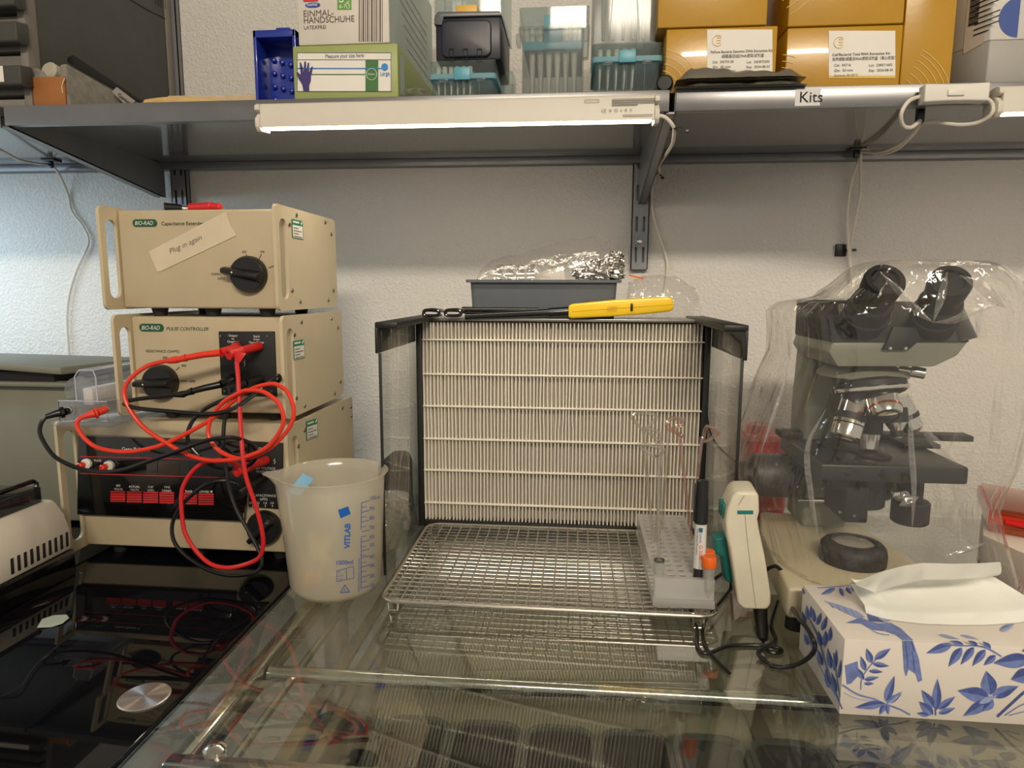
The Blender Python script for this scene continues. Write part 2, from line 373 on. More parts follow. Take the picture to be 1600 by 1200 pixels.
def bracket(x, zr, label):
    t = thing('shelf_bracket', label, 'bracket', (x, YW, zr), 'tapered shelf brackets')
    yb = YW-.014
    for dx in (-.0065, .005):
        MB().prism([Vector((x+dx, YF+.004, ZS-.002)), Vector((x+dx, YF+.004, ZT-.002)), Vector((x+dx, yb, ZT-.014)), Vector((x+dx, yb, zr)), Vector((x+dx, yb-.012, zr))], (.0015, 0, 0)).build('side_plate', 'bracket_steel', t)
    a = Vector((x, YF+.004, ZS-.002)); b = Vector((x, yb-.012, zr))
    MB().hexa([a+Vector((-.0065, 0, 0)), a+Vector((.0065, 0, 0)), b+Vector((.0065, 0, 0)), b+Vector((-.0065, 0, 0)),
               a+Vector((-.0065, 0, .002)), a+Vector((.0065, 0, .002)), b+Vector((.0065, 0, .002)), b+Vector((-.0065, 0, .002))]).build('lower_flange', 'bracket_steel', t)
    return t
bracket(at(1051, 160, YF).x*.5+rx*.5, at(1000, 318, YW-.02).z, 'grey tapered bracket joining the two shelves above the filter')
bracket(-.755, at(280, 308, YW-.02).z, 'grey tapered bracket at the end of the shelf beside the cool light')
pm('black_cap', (14, 14, 15), .25)
q = at(1043, 132, YF+.012)
tag(MB().cyl((q.x-.004, q.y-.005, ZT+.010), (q.x+.012, q.y+.09, ZT+.010), .010, n=20, bev=.002).build('black_cylinder', 'black_cap'), 'small black round tool end beside the yellow boxes', 'tool')

# ================================================================== LED lamps under the shelf front
m, nt, p = newmat('lamp_glow'); p.inputs['Base Color'].default_value = (1, .95, .88, 1); p.inputs['Emission Color'].default_value = (1, .86, .68, 1); p.inputs['Emission Strength'].default_value = 11.5
pm('lamp_white', (214, 208, 196), .45, var=.02)
def led_lamp(x0, x1, label, print_x=None):
    yf = YF-.012
    t = thing('led_lamp', label, 'lamp', ((x0+x1)/2, yf, .556), 'led strip lamps on the shelf edge')
    zt, zb = .5875, .556
    prof = [(yf+.0005, zt), (yf-.002, zt-.003), (yf-.004, zb+.0022), (yf+.004, zb+.0018), (yf+.026, zb+.0075), (yf+.026, zb+.0135), (yf+.0105, zb+.0135), (yf+.0105, zt)]
    MB().prism([Vector((x0+.006, a, b)) for a, b in prof], (x1-x0-.012, 0, 0), .0006, 1).build('housing', 'lamp_white', t)
    dp = [(yf-.0036, zb+.0020), (yf-.0026, zb+.0004), (yf+.0015, zb-.0002), (yf+.022, zb+.0040), (yf+.026, zb+.0072), (yf+.004, zb+.0019)]
    MB().prism([Vector((x0+.010, a, b)) for a, b in dp], (x1-x0-.020, 0, 0)).build('diffuser', 'lamp_glow', t)
    for xa, xb in ((x0, x0+.006), (x1-.006, x1)):
        MB().prism([Vector((xa, a, b)) for a, b in ((yf, zt), (yf-.0055, zt-.003), (yf-.0055, zt-.009), (yf+.004, zt-.010), (yf-.0055, zb+.013), (yf-.005, zb+.003), (yf, zb-.002), (yf+.026, zb+.001), (yf+.026, zb+.014), (yf+.0105, zt))], (xb-xa, 0, 0), .0012).build('end_cap', 'lamp_white', t)
    if print_x:
        g = MB(); Yp = yf-.0045
        for k, w in ((0, .052), (1, .05), (2, .052), (3, .03)):
            g.box(print_x+.032, print_x+.032+w, yf-.0045, yf-.0040, zt-.006-.0022*k, zt-.0055-.0022*k+.0002)
        g.text('CE  X  O  +  R  V', (print_x+.02, yf-.0052, zb+.0115), .0034)
        for k in range(2): g.box(print_x+.045, print_x+.08, yf-.0049, yf-.0044, zb+.0078-.0018*k, zb+.0081-.0018*k)
        g.box(print_x, print_x+.017, yf-.0040, yf-.0036, zt-.0085, zt-.0082); g.box(print_x, print_x+.017, yf-.0040, yf-.0036, zt-.0055, zt-.0052)
        g.box(print_x, print_x+.0003, yf-.0040, yf-.0036, zt-.0085, zt-.0052); g.box(print_x+.0167, print_x+.017, yf-.0040, yf-.0036, zt-.0085, zt-.0052)
        g.build('rating_print', 'grey_print', t)
    return t
led_lamp(-.402, .093, 'long white lamp glowing under the shelf edge above the filter', .005)
led_lamp(at(1556, 160, .845).x, at(1556, 160, .845).x+.5, 'white lamp whose end shows past the cord switch', None)
# lamp cords
pm('cord_white', (222, 214, 200), .5, var=.03)
t = thing('lamp_lead', 'white lamp cord running down behind the bracket to the filter', 'cord', at(1035, 180, .85))
MB().tube([at(1026, 180, .846), at(1040, 184, .846), at(1052, 198, .85), at(1053, 212, .87), at(1049, 228, .93), at(1032, 254, 1.05), at(1029, 262, 1.12), at(1030, 269, 1.15), at(1020, 281, 1.20), at(1018, 300, 1.203), at(1019, 330, 1.203), at(1028, 365, 1.203), at(1039, 395, 1.203), at(1043, 415, 1.203), at(1041, 440, 1.203), at(1036, 470, 1.203)], .0023, 8, sm=6).build('cable', 'cord_white', t)
for q, Y in (((1056, 203), .853), ((1023, 276), 1.19)):
    c = at(*q, Y); mb = MB().lathe([(.0042, -.001), (.0042, .001), (.0034, .001), (.0034, -.001)], c+Vector((-.003, 0, .001)), (.3, .2, 1), 16, close=True)
    mb.tube([c+Vector((0, -.002, .003)), c+Vector((.009, -.004, .002)), c+Vector((.013, -.004, -.003))], .0010, 6, sm=4); mb.box(c.x+.010, c.x+.015, c.y-.006, c.y-.002, c.z-.005, c.z-.001, .0004)
    mb.build('cable_tie', 'black_plastic', t)
t = thing('switch_lead', 'white cord with an inline rocker switch hung on the shelf edge', 'cord', at(1487, 160, .845))
yq = YF-.010
def sw(px, py, dy=0): return at(px, py, yq+dy)
mb = MB(); x0, x1, z0, z1 = rect(1437, 134, 1537, 163, yq)
oo = []
for k in range(33):
    u = k/32; w = 1-.10*math.sin(PI*u); oo.append(Vector((x0+(x1-x0)*u, yq-.012, (z0+z1)/2+(z1-z0)/2*w)))
lo = [Vector((v.x, v.y, z0+z1-v.z)) for v in oo][::-1]
mb.prism(oo+lo, (0, .016, 0), .0035, 4); swb = mb.build('switch_body', 'white_plastic', t)
rx0, rx1, rz0, rz1 = rect(1480, 140, 1507, 150, yq-.012)
MB().box(rx0, rx1, yq-.0145, yq-.011, rz0, rz1, .0012).build('rocker', 'white_plastic', swb)
MB().tube([sw(1440, 150), sw(1420, 158), sw(1408, 178), sw(1411, 196, .01), sw(1424, 199, .02), sw(1437, 189, .03), sw(1428, 206, .06), sw(1405, 226, .16), sw(1375, 238, .26), sw(1347, 238, .31), sw(1343, 248, .335), sw(1330, 285, .352), sw(1324, 330, .352), sw(1325, 380, .352), sw(1330, 430, .352)], .0023, 8, sm=6).build('cable', 'cord_white', t)
MB().tube([sw(1536, 150), sw(1550, 162), sw(1549, 178), sw(1530, 191, .01), sw(1500, 195, .02), sw(1462, 191, .03), sw(1440, 194, .04), sw(1425, 212, .09), sw(1400, 234, .2), sw(1372, 241, .29), sw(1347, 234, .31), sw(1345, 255, .338), sw(1344, 300, .352), sw(1335, 350, .352), sw(1328, 400, .352), sw(1332, 440, .352)], .0023, 8, sm=6).build('cable', 'cord_white', t)
for px, py, Y, lab in ((1437, 186, .885, 'black adhesive cable clip stuck under the shelf by the switch'), (1338, 243, 1.165, 'black adhesive cable clip under the rear of the shelf')):
    c = at(px, py, Y); zz = ZT-.012
    k = thing('cable_clip', lab, 'clip', (c.x, c.y, zz))
    MB().box(c.x-.012, c.x+.012, c.y-.010, c.y+.010, zz-.003, zz-.0001, .0008).build('pad', 'black_plastic', k)
    MB().box(c.x-.004, c.x+.004, c.y-.004, c.y+.004, c.z-.004 if c.z < zz-.006 else zz-.010, zz-.003, .0008).build('strap', 'black_plastic', k)
c = at(1315, 391, YW-.003)
k = thing('cable_clip', 'black square cable clip stuck on the wall above the microscope', 'clip', c)
MB().box(c.x-.010, c.x+.008, YW-.004, YW-.0005, c.z-.010, c.z+.010, .0006).build('pad', 'black_plastic', k)
MB().box(c.x+.006, c.x+.020, YW-.014, YW-.003, c.z-.002, c.z+.002, .0006).build('strap', 'black_plastic', k)
# cord in the cool-lit corner
t = thing('lamp_lead', 'white cord hanging on the bluish wall behind the instruments', 'cord', at(80, 262, 1.15))
MB().tube([at(-60, 205, .95), at(0, 234, .98), at(30, 250, 1.05), at(60, 256, 1.12), at(85, 262, 1.17), at(105, 300, 1.205), at(112, 330, 1.205), at(130, 355, 1.205), at(138, 380, 1.205), at(120, 420, 1.205), at(108, 460, 1.205), at(104, 500, 1.205), at(107, 550, 1.205), at(110, 620, 1.205)], .0023, 8, sm=6).build('cable', 'cord_white', t)
c = at(80, 258, 1.15)
MB().box(c.x-.012, c.x+.014, c.y-.01, c.y+.01, ZT-.0155, ZT-.0121, .001).box(c.x-.003, c.x+.003, c.y-.003, c.y+.003, c.z-.005, ZT-.0155, .001).build('clip', 'black_plastic', t)
# ================================================================== things on the shelf
pm('cab_side', (74, 75, 72), .55, .1, var=.08, bump=.15, bscale=500); pm('cab_front', (128, 122, 114), .5); pm('drawer_grey', (104, 100, 94), .5); pm('handle_grey', (62, 61, 58), .5)
X1 = at(44, 100, .865).x
t = thing('drawer_cabinet', 'dark grey steel drawer cabinet at the end of the shelf', 'cabinet', (X1-.15, 1.03, ZT))
mb = MB(); mb.box(X1-.30, X1, .885, 1.195, ZT, .90, .002)
mb.build('body', 'cab_side', t)
fr = MB(); xw = at(33, 100, .865).x
fr.box(xw, X1+.0008, .865, .886, ZT, .90, .0012)
zb = at(30, 155, .865).z; fr.box(X1-.30, xw, .865, .886, ZT, zb, .001)
MB().box(X1-.0008, X1+.0012, 1.18, 1.197, ZT, .90, .0005).build('rear_edge', 'cab_front', t)
fr.build('front_frame', 'cab_front', t)
g = MB(); g.tube([gx(195, -6, X1+.0005), gx(230, 15, X1+.0005), gx(256, 28, X1+.0005), gx(264, 38, X1+.0005)], .0007, 6, sm=5)
for k in range(4): g.tube([gx(243+4.5*k, -12, X1+.0005), gx(244+4.5*k, 5+3*k, X1+.0005)], .0011, 6)
g.build('vent_grille', 'black_matte', t)
for k, (ya, yb) in enumerate(((-60, 20), (24, 82), (86, 150))):
    z1, z0 = at(20, ya+1, .866).z, at(20, yb-1, .866).z; xe = at(30, 50, .866).x
    dr = MB().box(X1-.16, xe, .866, .90, z0, z1, .0015).build('drawer', 'drawer_grey', t)
    if k: ha, hb = ((28, 68), (97, 136))[k-1]
    else: ha, hb = -30, 12
    xh = at(26, 50, .845).x; za, zc = at(10, ha, .845).z, at(10, hb, .845).z
    MB().prism([Vector((X1-.13, .866, za)), Vector((X1-.13, .845, za-.004)), Vector((X1-.13, .845, zc+.003)), Vector((X1-.13, .852, zc)), Vector((X1-.13, .866, zc+.004))], (xh-X1+.13, 0, 0), .002).build('handle', 'handle_grey', dr)
    if k == 2:
        x_, y_ = at(5, 110, .8448), at(5, 128, .8448); MB().box(X1-.08, x_.x, .8443, .8449, y_.z, at(5, 103, .8448).z).build('drawer_label', 'paper_white', dr)
# felt pouch
pm('felt_grey', (124, 120, 110), .95, var=.25, vscale=90, bump=.5, bscale=350, bdist=.002, sheen=.4); pm('leather_tan', (158, 100, 48), .6, bump=.2, bscale=400); pm('thread', (226, 204, 160), .8)
Y0 = .868; xa, xb, zb, za = rect(43, 92, 107, 168, Y0); zb = ZT
t = thing('felt_pouch', 'grey felt pouch with a tan leather end beside the drawer cabinet', 'pouch', ((xa+xb)/2, .94, ZT))
xb2 = xb+.012; xa += .002
mb = MB()
mb.hexa([(xa+.004, Y0, zb), (xb, Y0, zb), (xb2, 1.06, zb), (xa+.004, 1.06, zb), (xa, Y0+.004, at(44, 106, Y0).z), (xa+.010, Y0+.004, at(44, 104, Y0).z), (xa+.012, 1.06, zb+.030), (xa+.002, 1.06, zb+.030)], .002)
mb.hexa([(xb-.010, Y0, zb), (xb, Y0, zb), (xb2, 1.06, zb), (xb2-.012, 1.06, zb), (xb-.014, Y0+.004, at(100, 99, Y0).z), (xb-.004, Y0+.004, at(100, 97, Y0).z), (xb2, 1.06, zb+.028), (xb2-.010, 1.06, zb+.026)], .002)
mb.build('pouch_body', 'felt_grey', t)
q0, q1 = at(50, 121, Y0-.001), at(104, 166, Y0-.001)
MB().box(q0.x, q1.x, Y0-.0022, Y0+.002, zb+.001, q0.z, .001).build('leather_patch', 'leather_tan', t)
MB().tube([at(101, 122, Y0-.003), at(97, 134, Y0-.004), at(98, 146, Y0-.003)], .0006, 6, sm=5).build('stitching', 'thread', t)
def onside(px, py): return gx(px, py, xb+.008)
gn = MB(); cc = [onside(174, 143), onside(181, 136), onside(208, 158), onside(196, 167)]
for v in cc: v.x = xb+.0045+(v.y-Y0)*.06
gn.poly(cc); pl = gn.build('sewn_label', 'paper_grey', t)
uu = (cc[2]-cc[1]).normalized(); vv = (cc[0]-cc[3]).normalized(); vv = (cc[1]-cc[2]).cross(Vector((1, 0, 0))).normalized()
MB().text('Genius', cc[0]*.62+cc[3]*.30+cc[1]*.08+Vector((.0008, 0, 0)), .006, u=uu, v=(0, uu.z*-1, uu.y) if False else Vector((0, -uu.z, uu.y)), shear=.3, bold=.005).build('lettering', 'black_print', pl)
# contents of the pouch
pm('pale_sponge', (180, 172, 156), .8)
tag(MB().cyl((at(76, 104, .885).x, .882, at(78, 110, .885).z), (at(76, 104, .885).x+.012, .99, ZT+.030), .012, n=20, bev=.003).build('tape_roll', 'pale_sponge'), 'pale rounded roll poking out of the felt pouch', 'roll')
a = at(113, 96, .90); tag(MB().hexa([a+Vector((-.008, 0, 0)), a+Vector((.006, -.004, -.010)), a+Vector((.03, .12, -.030)), a+Vector((.016, .12, -.024)), a+Vector((-.007, 0, .006)), a+Vector((.004, -.002, .008)), a+Vector((.03, .12, -.027)), a+Vector((.016, .12, -.021))], .001).build('strap', 'black_matte'), 'black strap end sticking up behind the felt pouch', 'strap')
# wooden pieces
pm('wood_yellow', (204, 170, 108), .55, var=.15, vscale=40); pm('wood_pale', (196, 176, 146), .6, var=.1, vscale=60)
a = at(219, 168, .875); b = at(345, 168, .875); zt_ = at(260, 151, .875).z
pts = [Vector((a.x, .875, ZT))]
for k in range(13):
    u = k/12; pts.append(Vector((a.x+.006+(b.x-a.x-.012)*u, .875, ZT+(zt_-ZT)*(.62+.38*math.sin(PI*min(1, u*1.1+.12))))))
pts.append(Vector((b.x, .875, ZT)))
tag(MB().prism(pts, (.0, .05, 0), .0012).build('wooden_block', 'wood_yellow'), 'yellowish rounded wooden block lying on the shelf edge', 'block')
a = at(262, 148, .93); zt2 = at(330, 149, .93).z; tag(MB().hexa([(a.x, .93, zt2-.0025), (at(415, 150, .93).x, .93, ZT), (at(415, 150, .93).x, .99, ZT), (a.x+.006, .99, zt2-.0025), (a.x, .93, zt2+.001), (at(415, 150, .93).x, .93, zt2-.0005), (at(415, 150, .93).x, .99, zt2), (a.x+.006, .99, zt2+.001)], .0005).build('wooden_lath', 'wood_pale'), 'pale flat wooden lath resting on the yellowish block', 'lath')
# blue bin
pm('blue_bin', (26, 48, 150), .3, coat=.4)
Yb = .872; xa, xb, zb, zt_ = rect(397, 46, 463, 161, Yb); zb = ZT; yk = Yb+.040
t = thing('blue_bin', 'dark blue plastic bin standing on end beside the glove boxes', 'bin', ((xa+xb)/2, .94, ZT))
mb = MB(); w = .0042
mb.box(xa, xa+w, Yb, yk, zb, zt_, .001).box(xb-w, xb, Yb, yk, zb, zt_, .001).box(xa, xb, Yb, yk, zt_-.009, zt_, .001).box(xa, xb, Yb, yk, zb, zb+w, .001).box(xa+w, xb-w, yk-w, yk, zb+w, zt_-.009)
mb.build('shell', 'blue_bin', t)
nb = MB()
for r_ in range(5):
    for c_ in range(4):
        zc = zt_-.026-.0165*r_-.003*c_; yc = yk-.03-.001*c_
        nb.lathe([(.0036, 0), (.003, .004), (.0012, .0052), (0, .0052)], (xa+w+.007+c_*.0115, yk-w, zc), (0, -1, 0), 12)
nb.build('knob_pattern', 'blue_bin', t)
MB().box(xb-.026, xb-.008, Yb+.002, Yb+.02, zt_, zt_+.003, .001).build('catch', 'blue_bin', t)
# glove boxes
pm('glove_green', (154, 166, 100), .45); pm('glove_green_dark', (58, 112, 50), .5); pm('print_navy', (58, 44, 112), .5, var=0); pm('print_cyan', (38, 134, 208), .5, var=0); pm('box_white', (214, 208, 198), .5); pm('print_stripe', (92, 74, 66), .6, var=0); pm('print_lime', (96, 158, 52), .5, var=0); pm('pale_teal', (184, 196, 190), .5)
Yg = .866; xa, xb, zb, zt_ = rect(458, 69, 622, 158, Yg); zb = ZT; yk = 1.10
t = thing('glove_box', 'green glove box printed with a hand size chart', 'box', ((xa+xb)/2, .98, ZT), 'glove boxes stacked on the shelf')
MB().box(xa, xb, Yg, yk, zb, zt_, .0025).build('carton', 'glove_green', t)
D = .0005
def R2(mb, x0, y0, x1, y1, Y, mi=0): a = at(x0, y0, Y); b = at(x1, y1, Y); c = at(x0, y1, Y); d_ = at(x1, y0, Y); mb.poly([a, c, b, d_], mi); return mb
g = MB(); Yp = Yg-D; R2(g, 464, 82, 611, 143, Yp); g.build('size_chart', 'paper_white', t)
g = MB(); Yq = Yp-D
for (x0, y0, x1, y1) in ((464, 82, 611, 82.7), (464, 93, 611, 93.7), (464, 142.4, 612, 143), (464, 82, 464.7, 143), (610.5, 82, 611.2, 143)): R2(g, x0, y0, x1, y1, Yq)
g.text('Measure your size here:', at(508, 91, Yq), .0047, bold=.005, wide=.76)
g.build('chart_lines', 'print_navy', t)
g = MB(); R2(g, 571, 94, 591, 142, Yq); R2(g, 466, 115.5, 571, 117, Yq); g.build('chart_band', 'glove_green_dark', t)
g = MB(); Yr = Yq-D; R2(g, 464, 106, 600, 107.4, Yr); c = at(601, 104.5, Yr); g.lathe([(0, 0), (.0042, .0001)], c, (0, -1, 0), 24); g.text('Large', at(594, 118, Yr), .0050, bold=.005, wide=.75); g.build('chart_arrow', 'print_cyan', t)
g = MB(); c = at(580.5, 116, Yr); g.tube([c+Vector((.0067*math.cos(2*PI*k/28), 0, .0067*math.sin(2*PI*k/28))) for k in range(28)], .0004, 5, closed=True); g.text('Medium', at(574.5, 117.5, Yr), .0026, bold=.005, wide=.8); g.build('chart_ring', 'white_print', t)
g = MB()
hand = [(474, 142), (472, 132), (466, 122), (463, 113), (465, 112), (470, 118), (469, 108), (468, 98), (470, 97), (473, 106), (474, 112), (475.5, 96), (478, 96), (478.5, 111), (481, 98), (483, 98), (482.5, 113), (487, 104), (489, 104), (486, 118), (485.5, 126), (483, 133), (483, 142)]
g.poly([at(x, y, Yr) for x, y in hand][::-1]); g.build('hand_print', 'print_navy', t)
x_s = xb+D
g = MB(); g.poly([Vector((x_s, Yg+.008, zb+.008)), Vector((x_s, Yg+.03, zb+.008)), Vector((x_s, Yg+.03, zt_-.006)), Vector((x_s, Yg+.008, zt_-.012))]); g.build('side_band', 'pale_teal', t)
zg = zt_
xa, xb, zb, zt_ = rect(465, 0, 608, 67, Yg); zb = zg; zt_ = .80
t = thing('glove_box', 'white disposable glove box stacked on the green one', 'box', ((xa+xb)/2, .98, zg), 'glove boxes stacked on the shelf')
MB().box(xa, xb, Yg, 1.12, zb, zt_, .002).build('carton', ['box_white'], t)
g = MB(); g.poly([Vector((xb+D, Yg+.003, zb+.002)), Vector((xb+D, 1.117, zb+.002)), Vector((xb+D, 1.117, zt_)), Vector((xb+D, Yg+.003, zt_))]); g.build('side_panel', 'pale_teal', t)
g = MB(); g.text('EINMAL-', at(473.5, 26, Yp), .0072, bold=.005); g.text('HANDSCHUHE', at(474, 36.5, Yp), .0072, bold=.005, wide=.93); g.text('LATEXFREI', at(474.5, 46, Yp), .0042, bold=.005)
sx = xb+2*D
for k, (px, py) in enumerate(((626, 32), (632, 50))):
    pass
for k in range(7):
    zz = zt_-.045-.012*k; g.poly([Vector((sx, Yg+.03+.01*k, zz)), Vector((sx, 1.08, zz)), Vector((sx, 1.08, zz+.0007)), Vector((sx, Yg+.03+.01*k, zz+.0007))])
g.build('lettering', 'print_stripe', t)
g = MB(); widths = [2, 1.2, 3, 1.5, 2.6, 1, 3.2, 1.6, 2.2, 1, 2.8, 1.2]; x = 560.5
for w_ in widths:
    R2(g, x, -30, x+w_*.8, 65, Yp); x += w_*.8+1.7
g.build('striped_print', 'print_stripe', t)
g = MB(); R2(g, 527, -20, 549, 15, Yp); lg = g.build('size_badge', 'print_lime', t)
g = MB(); g.text('S', at(529, 4, Yq), .011, bold=.005); g.text('6-7', at(530, 13, Yq), .0046, bold=.005); g.text('GROSS', at(547, 14, Yq), .005, u=(0, 0, 1), v=(-1, 0, 0)); g.build('badge_lettering', 'white_print', lg)
g = MB(); g.poly([at(x, y, Yp) for x, y in ((473, -3), (496, -6), (497, 2), (474, 3))][::-1]); g.build('logo_badge', 'red_print', t)
g = MB(); pill = rloop(0, 1, 0, 1, .45, 5, 'y', 0); A = at(477, 12, Yq); B = at(500, 3.5, Yq)
g.poly([Vector((A.x+(B.x-A.x)*p.x, Yq, A.z+(B.z-A.z)*p.z)) for p in pill]); lb = g.build('logo_pill', 'blue_print', t)
MB().text('home', at(479.5, 9.6, Yq-D), .0040, bold=.005).build('lettering', 'white_print', lb)
# crumpled film bag by the glove boxes
clear('film', (.95, .94, .92), .10, rough=.10, f0=.07, bump=.8, bscale=60, bdist=.004)
def crumple(name, c, rx, ry, rz, mat, seed, nu=40, nv=22, amp=.35, parent=None, base=None):
    rnd = Vector((seed*3.1, seed*1.7, seed*.9))
    def fn(u, v):
        a = 2*PI*u; b = PI*(v-.5); d = Vector((math.cos(b)*math.cos(a), math.cos(b)*math.sin(a), math.sin(b)))
        k = 1+amp*noise.noise(d*2.1+rnd)+amp*.7*abs(noise.noise(d*5+rnd))-amp*.3
        p = Vector((c[0]+d.x*rx*k, c[1]+d.y*ry*k, c[2]+d.z*rz*k))
        if base is not None: p.z = max(p.z, base)
        return p
    return MB().grid(fn, nu, nv, cu=True).build(name, mat, parent, sharp=12)
c = at(645, 146, .90)
tag(crumple('plastic_bag', (c.x, .905, ZT+.010), .022, .03, .0105, 'film', 3, base=ZT), 'small crumpled clear bag squeezed beside the green glove box', 'bag')
# pipette tip boxes
clear('frost_clear', (.90, .94, .94), .12, (.60, .64, .63), rough=.07, f0=.010, gl=.35, trans_l=.6)
clear('frost_teal', (.40, .70, .78), .75, (.42, .74, .84), rough=.1, f0=.02, gl=.5, trans_l=.5)
clear('frost_white', (.88, .90, .90), .20, (.62, .64, .64), rough=.09, f0=.010, gl=.35, trans_l=.55)
pm('tip_white', (210, 208, 196), .5); pm('teal_solid', (88, 160, 178), .4); pm('navy_plastic', (24, 27, 44), .4); pm('yellow_clip', (222, 176, 74), .45); pm('grey_lid', (92, 94, 100), .35)
def open_box(mb, x0, x1, y0, y1, z0, z1, w=.0015):
    """thin-walled box, five sides bottom/sides"""
    mb.holed(rloop(x0, x1, y0, y1, .004, 3, 'z', z0), [rloop(x0+w, x1-w, y0+w, y1-w, .003, 3, 'z', z0)], (0, 0, z1-z0)); return mb
def tip_box(px, yr, Yf, depth, label, tag_c, zfloor=None, tips=6):
    x0, x1, _, zt_ = rect(px[0], yr[0], px[1], yr[2], Yf); z0 = ZT if zfloor is None else zfloor
    zr0, zr1 = at(px[0], yr[1]+4, Yf).z, at(px[0], yr[1]-4, Yf).z
    t = thing('tip_box', label, 'box', ((x0+x1)/2, Yf+depth/2, z0), 'pipette tip boxes')
    open_box(MB(), x0+.003, x1-.003, Yf+.003, Yf+depth-.003, z0, zr0).box(x0+.003, x1-.003, Yf+.003, Yf+depth-.003, z0, z0+.002).build('base', 'frost_clear', t)
    MB().holed(rloop(x0, x1, Yf, Yf+depth, .005, 3, 'z', zr0), [rloop(x0+.004, x1-.004, Yf+.004, Yf+depth-.004, .003, 3, 'z', zr0)], (0, 0, zr1-zr0)).box(x0+.004, x1-.004, Yf+.004, Yf+depth-.004, zr0+.001, zr0+.0025).build('tray', 'frost_teal', t)
    lid = open_box(MB(), x0+.001, x1-.001, Yf+.001, Yf+depth-.001, zr1, zt_).box(x0+.001, x1-.001, Yf+.001, Yf+depth-.001, zt_-.0015, zt_, .0005).build('lid', 'frost_clear', t)
    xm = (x0+x1)/2; wl = (x1-x0)*.12
    MB().box(xm-wl, xm+wl, Yf-.0022, Yf+.001, zr0-.002, zr1+(zt_-zr1)*.45, .001).build('latch', 'teal_solid', t)
    n = MB()
    for k in range(3): xx = x0+(x1-x0)*(.25+.25*k); n.box(xx-.0006, xx+.0006, Yf+.0015, Yf+.0035, z0, zr0-.001)
    for xx in (x0+.013, x1-.025): n.box(xx, xx+.012, Yf-.001, Yf+.003, zr0-.004, zr0+.001, .0005)
    n.build('ribs', 'frost_white', t)
    tm = MB()
    for i in range(tips):
        for j in range(3):
            xx = x0+.010+(x1-x0-.02)*i/(tips-1)*.62; yy = Yf+.014+.02*j
            tm.lathe([(.0006, zr0-.028 if zr0-.028 > z0 else z0+.003), (.0026, zr1+.002), (.0032, zr1+.002), (.0034, zr1+.012), (0, zr1+.012)], (xx, yy, 0), n=10)
    tm.build('tips', 'tip_white', t)['kind'] = 'stuff'
    return x0, x1, z0, zt_
b1 = tip_box((670, 775), (94, 120, 153), .882, .12, 'low clear tip box with teal tray under the dark box', 'box')
# dark box on it
Yn = .884; x0, x1, z0, z1 = rect(678, 20, 784, 93, Yn); z0 = b1[3]
t = thing('dark_tip_box', 'dark navy box with a grey lid flap on the low clear tip box', 'box', ((x0+x1)/2, .94, z0))
MB().box(x0+.002, x1-.001, Yn, Yn+.11, z0, z1-.004, .003).build('body', 'navy_plastic', t)
fp = rloop(at(690, 50, Yn).x, at(768, 50, Yn).x, z0+.003, at(700, 34, Yn).z, .008, 6, 'y', Yn-.004)
MB().prism(fp, (0, .006, 0), .0018, 3).build('front_panel', 'navy_plastic', t)
g = MB()
for px in (705, 727, 749): g.holed([at(px-4, 93, Yn-.005), at(px+4, 93, Yn-.005), at(px+4, 76, Yn-.005), at(px-4, 76, Yn-.005)], [[at(px-3, 92, Yn-.005), at(px+3, 92, Yn-.005), at(px+3, 77.5, Yn-.005), at(px-3, 77.5, Yn-.005)]], (0, .0012, 0))
g.build('notches', 'black_gloss', t)
MB().prism([at(678, 38, Yn-.003), at(690, 39, Yn-.003), at(693, 26, Yn-.003), at(784, 24, Yn-.003), at(781, 17, Yn-.003), at(684, 18, Yn-.003), at(679, 24, Yn-.003)][::-1], (0, .11, 0), .0008).build('lid_flap', 'grey_lid', t)
zk = z1+.001
x0, x1, _, _ = rect(676, -30, 786, 16, .90)
t = thing('clear_tip_box', 'clear box with a yellow clip on top of the dark box', 'box', ((x0+x1)/2, .96, zk))
open_box(MB(), x0, x1, .905, 1.02, zk, .80).box(x0, x1, .905, 1.02, zk, zk+.002).build('shell', 'frost_clear', t)
q0, q1 = at(713, 9, .904), at(746, 17, .904); MB().box(q0.x, q1.x, .902, .915, zk, q0.z, .001).build('clip', 'yellow_clip', t)
n = MB()
for px in (695, 722, 752, 772): xx = at(px, 5, .905).x; n.box(xx-.0006, xx+.0006, .906, .908, zk+.002, .80)
n.build('ribs', 'frost_white', t)
# clear side pieces behind the stack
x0, x1, _, z1 = rect(786, 107, 800, 150, .93); tag(open_box(MB(), x0-.01, x1, .94, 1.0, ZT, z1).box(x0-.01, x1, .94, 1.0, ZT, ZT+.012, .001, mi=1).build('small_box', ['frost_clear', 'black_matte']), 'small clear box with a black base behind the dark box', 'box')
# tall box
Yt = .885; x0, x1, _, z1 = rect(811, 10, 920, 153, Yt)
t = thing('tip_box', 'tall clear tip box with a teal T-shaped insert', 'box', ((x0+x1)/2, .94, ZT), 'pipette tip boxes')
zr = at(860, 40, Yt).z; zi0, zi1 = at(860, 76, Yt).z, at(860, 62, Yt).z; dp = .12
xb0, xb1 = at(815, 110, Yt).x, at(912, 110, Yt).x
open_box(MB(), xb0, xb1, Yt+.002, Yt+dp-.002, ZT, zr-.002).box(xb0, xb1, Yt+.002, Yt+dp-.002, ZT, ZT+.002).build('base', 'frost_white', t)
open_box(MB(), x0, x1, Yt, Yt+dp, zr-.002, z1).box(x0, x1, Yt, Yt+dp, z1-.0015, z1, .0005).build('lid', 'frost_clear', t)
MB().holed(rloop(x0-.001, x1+.001, Yt-.001, Yt+dp+.001, .005, 3, 'z', zr-.004), [rloop(x0+.001, x1-.001, Yt+.001, Yt+dp-.001, .004, 3, 'z', zr-.004)], (0, 0, .004)).build('lid_rim', 'frost_white', t)
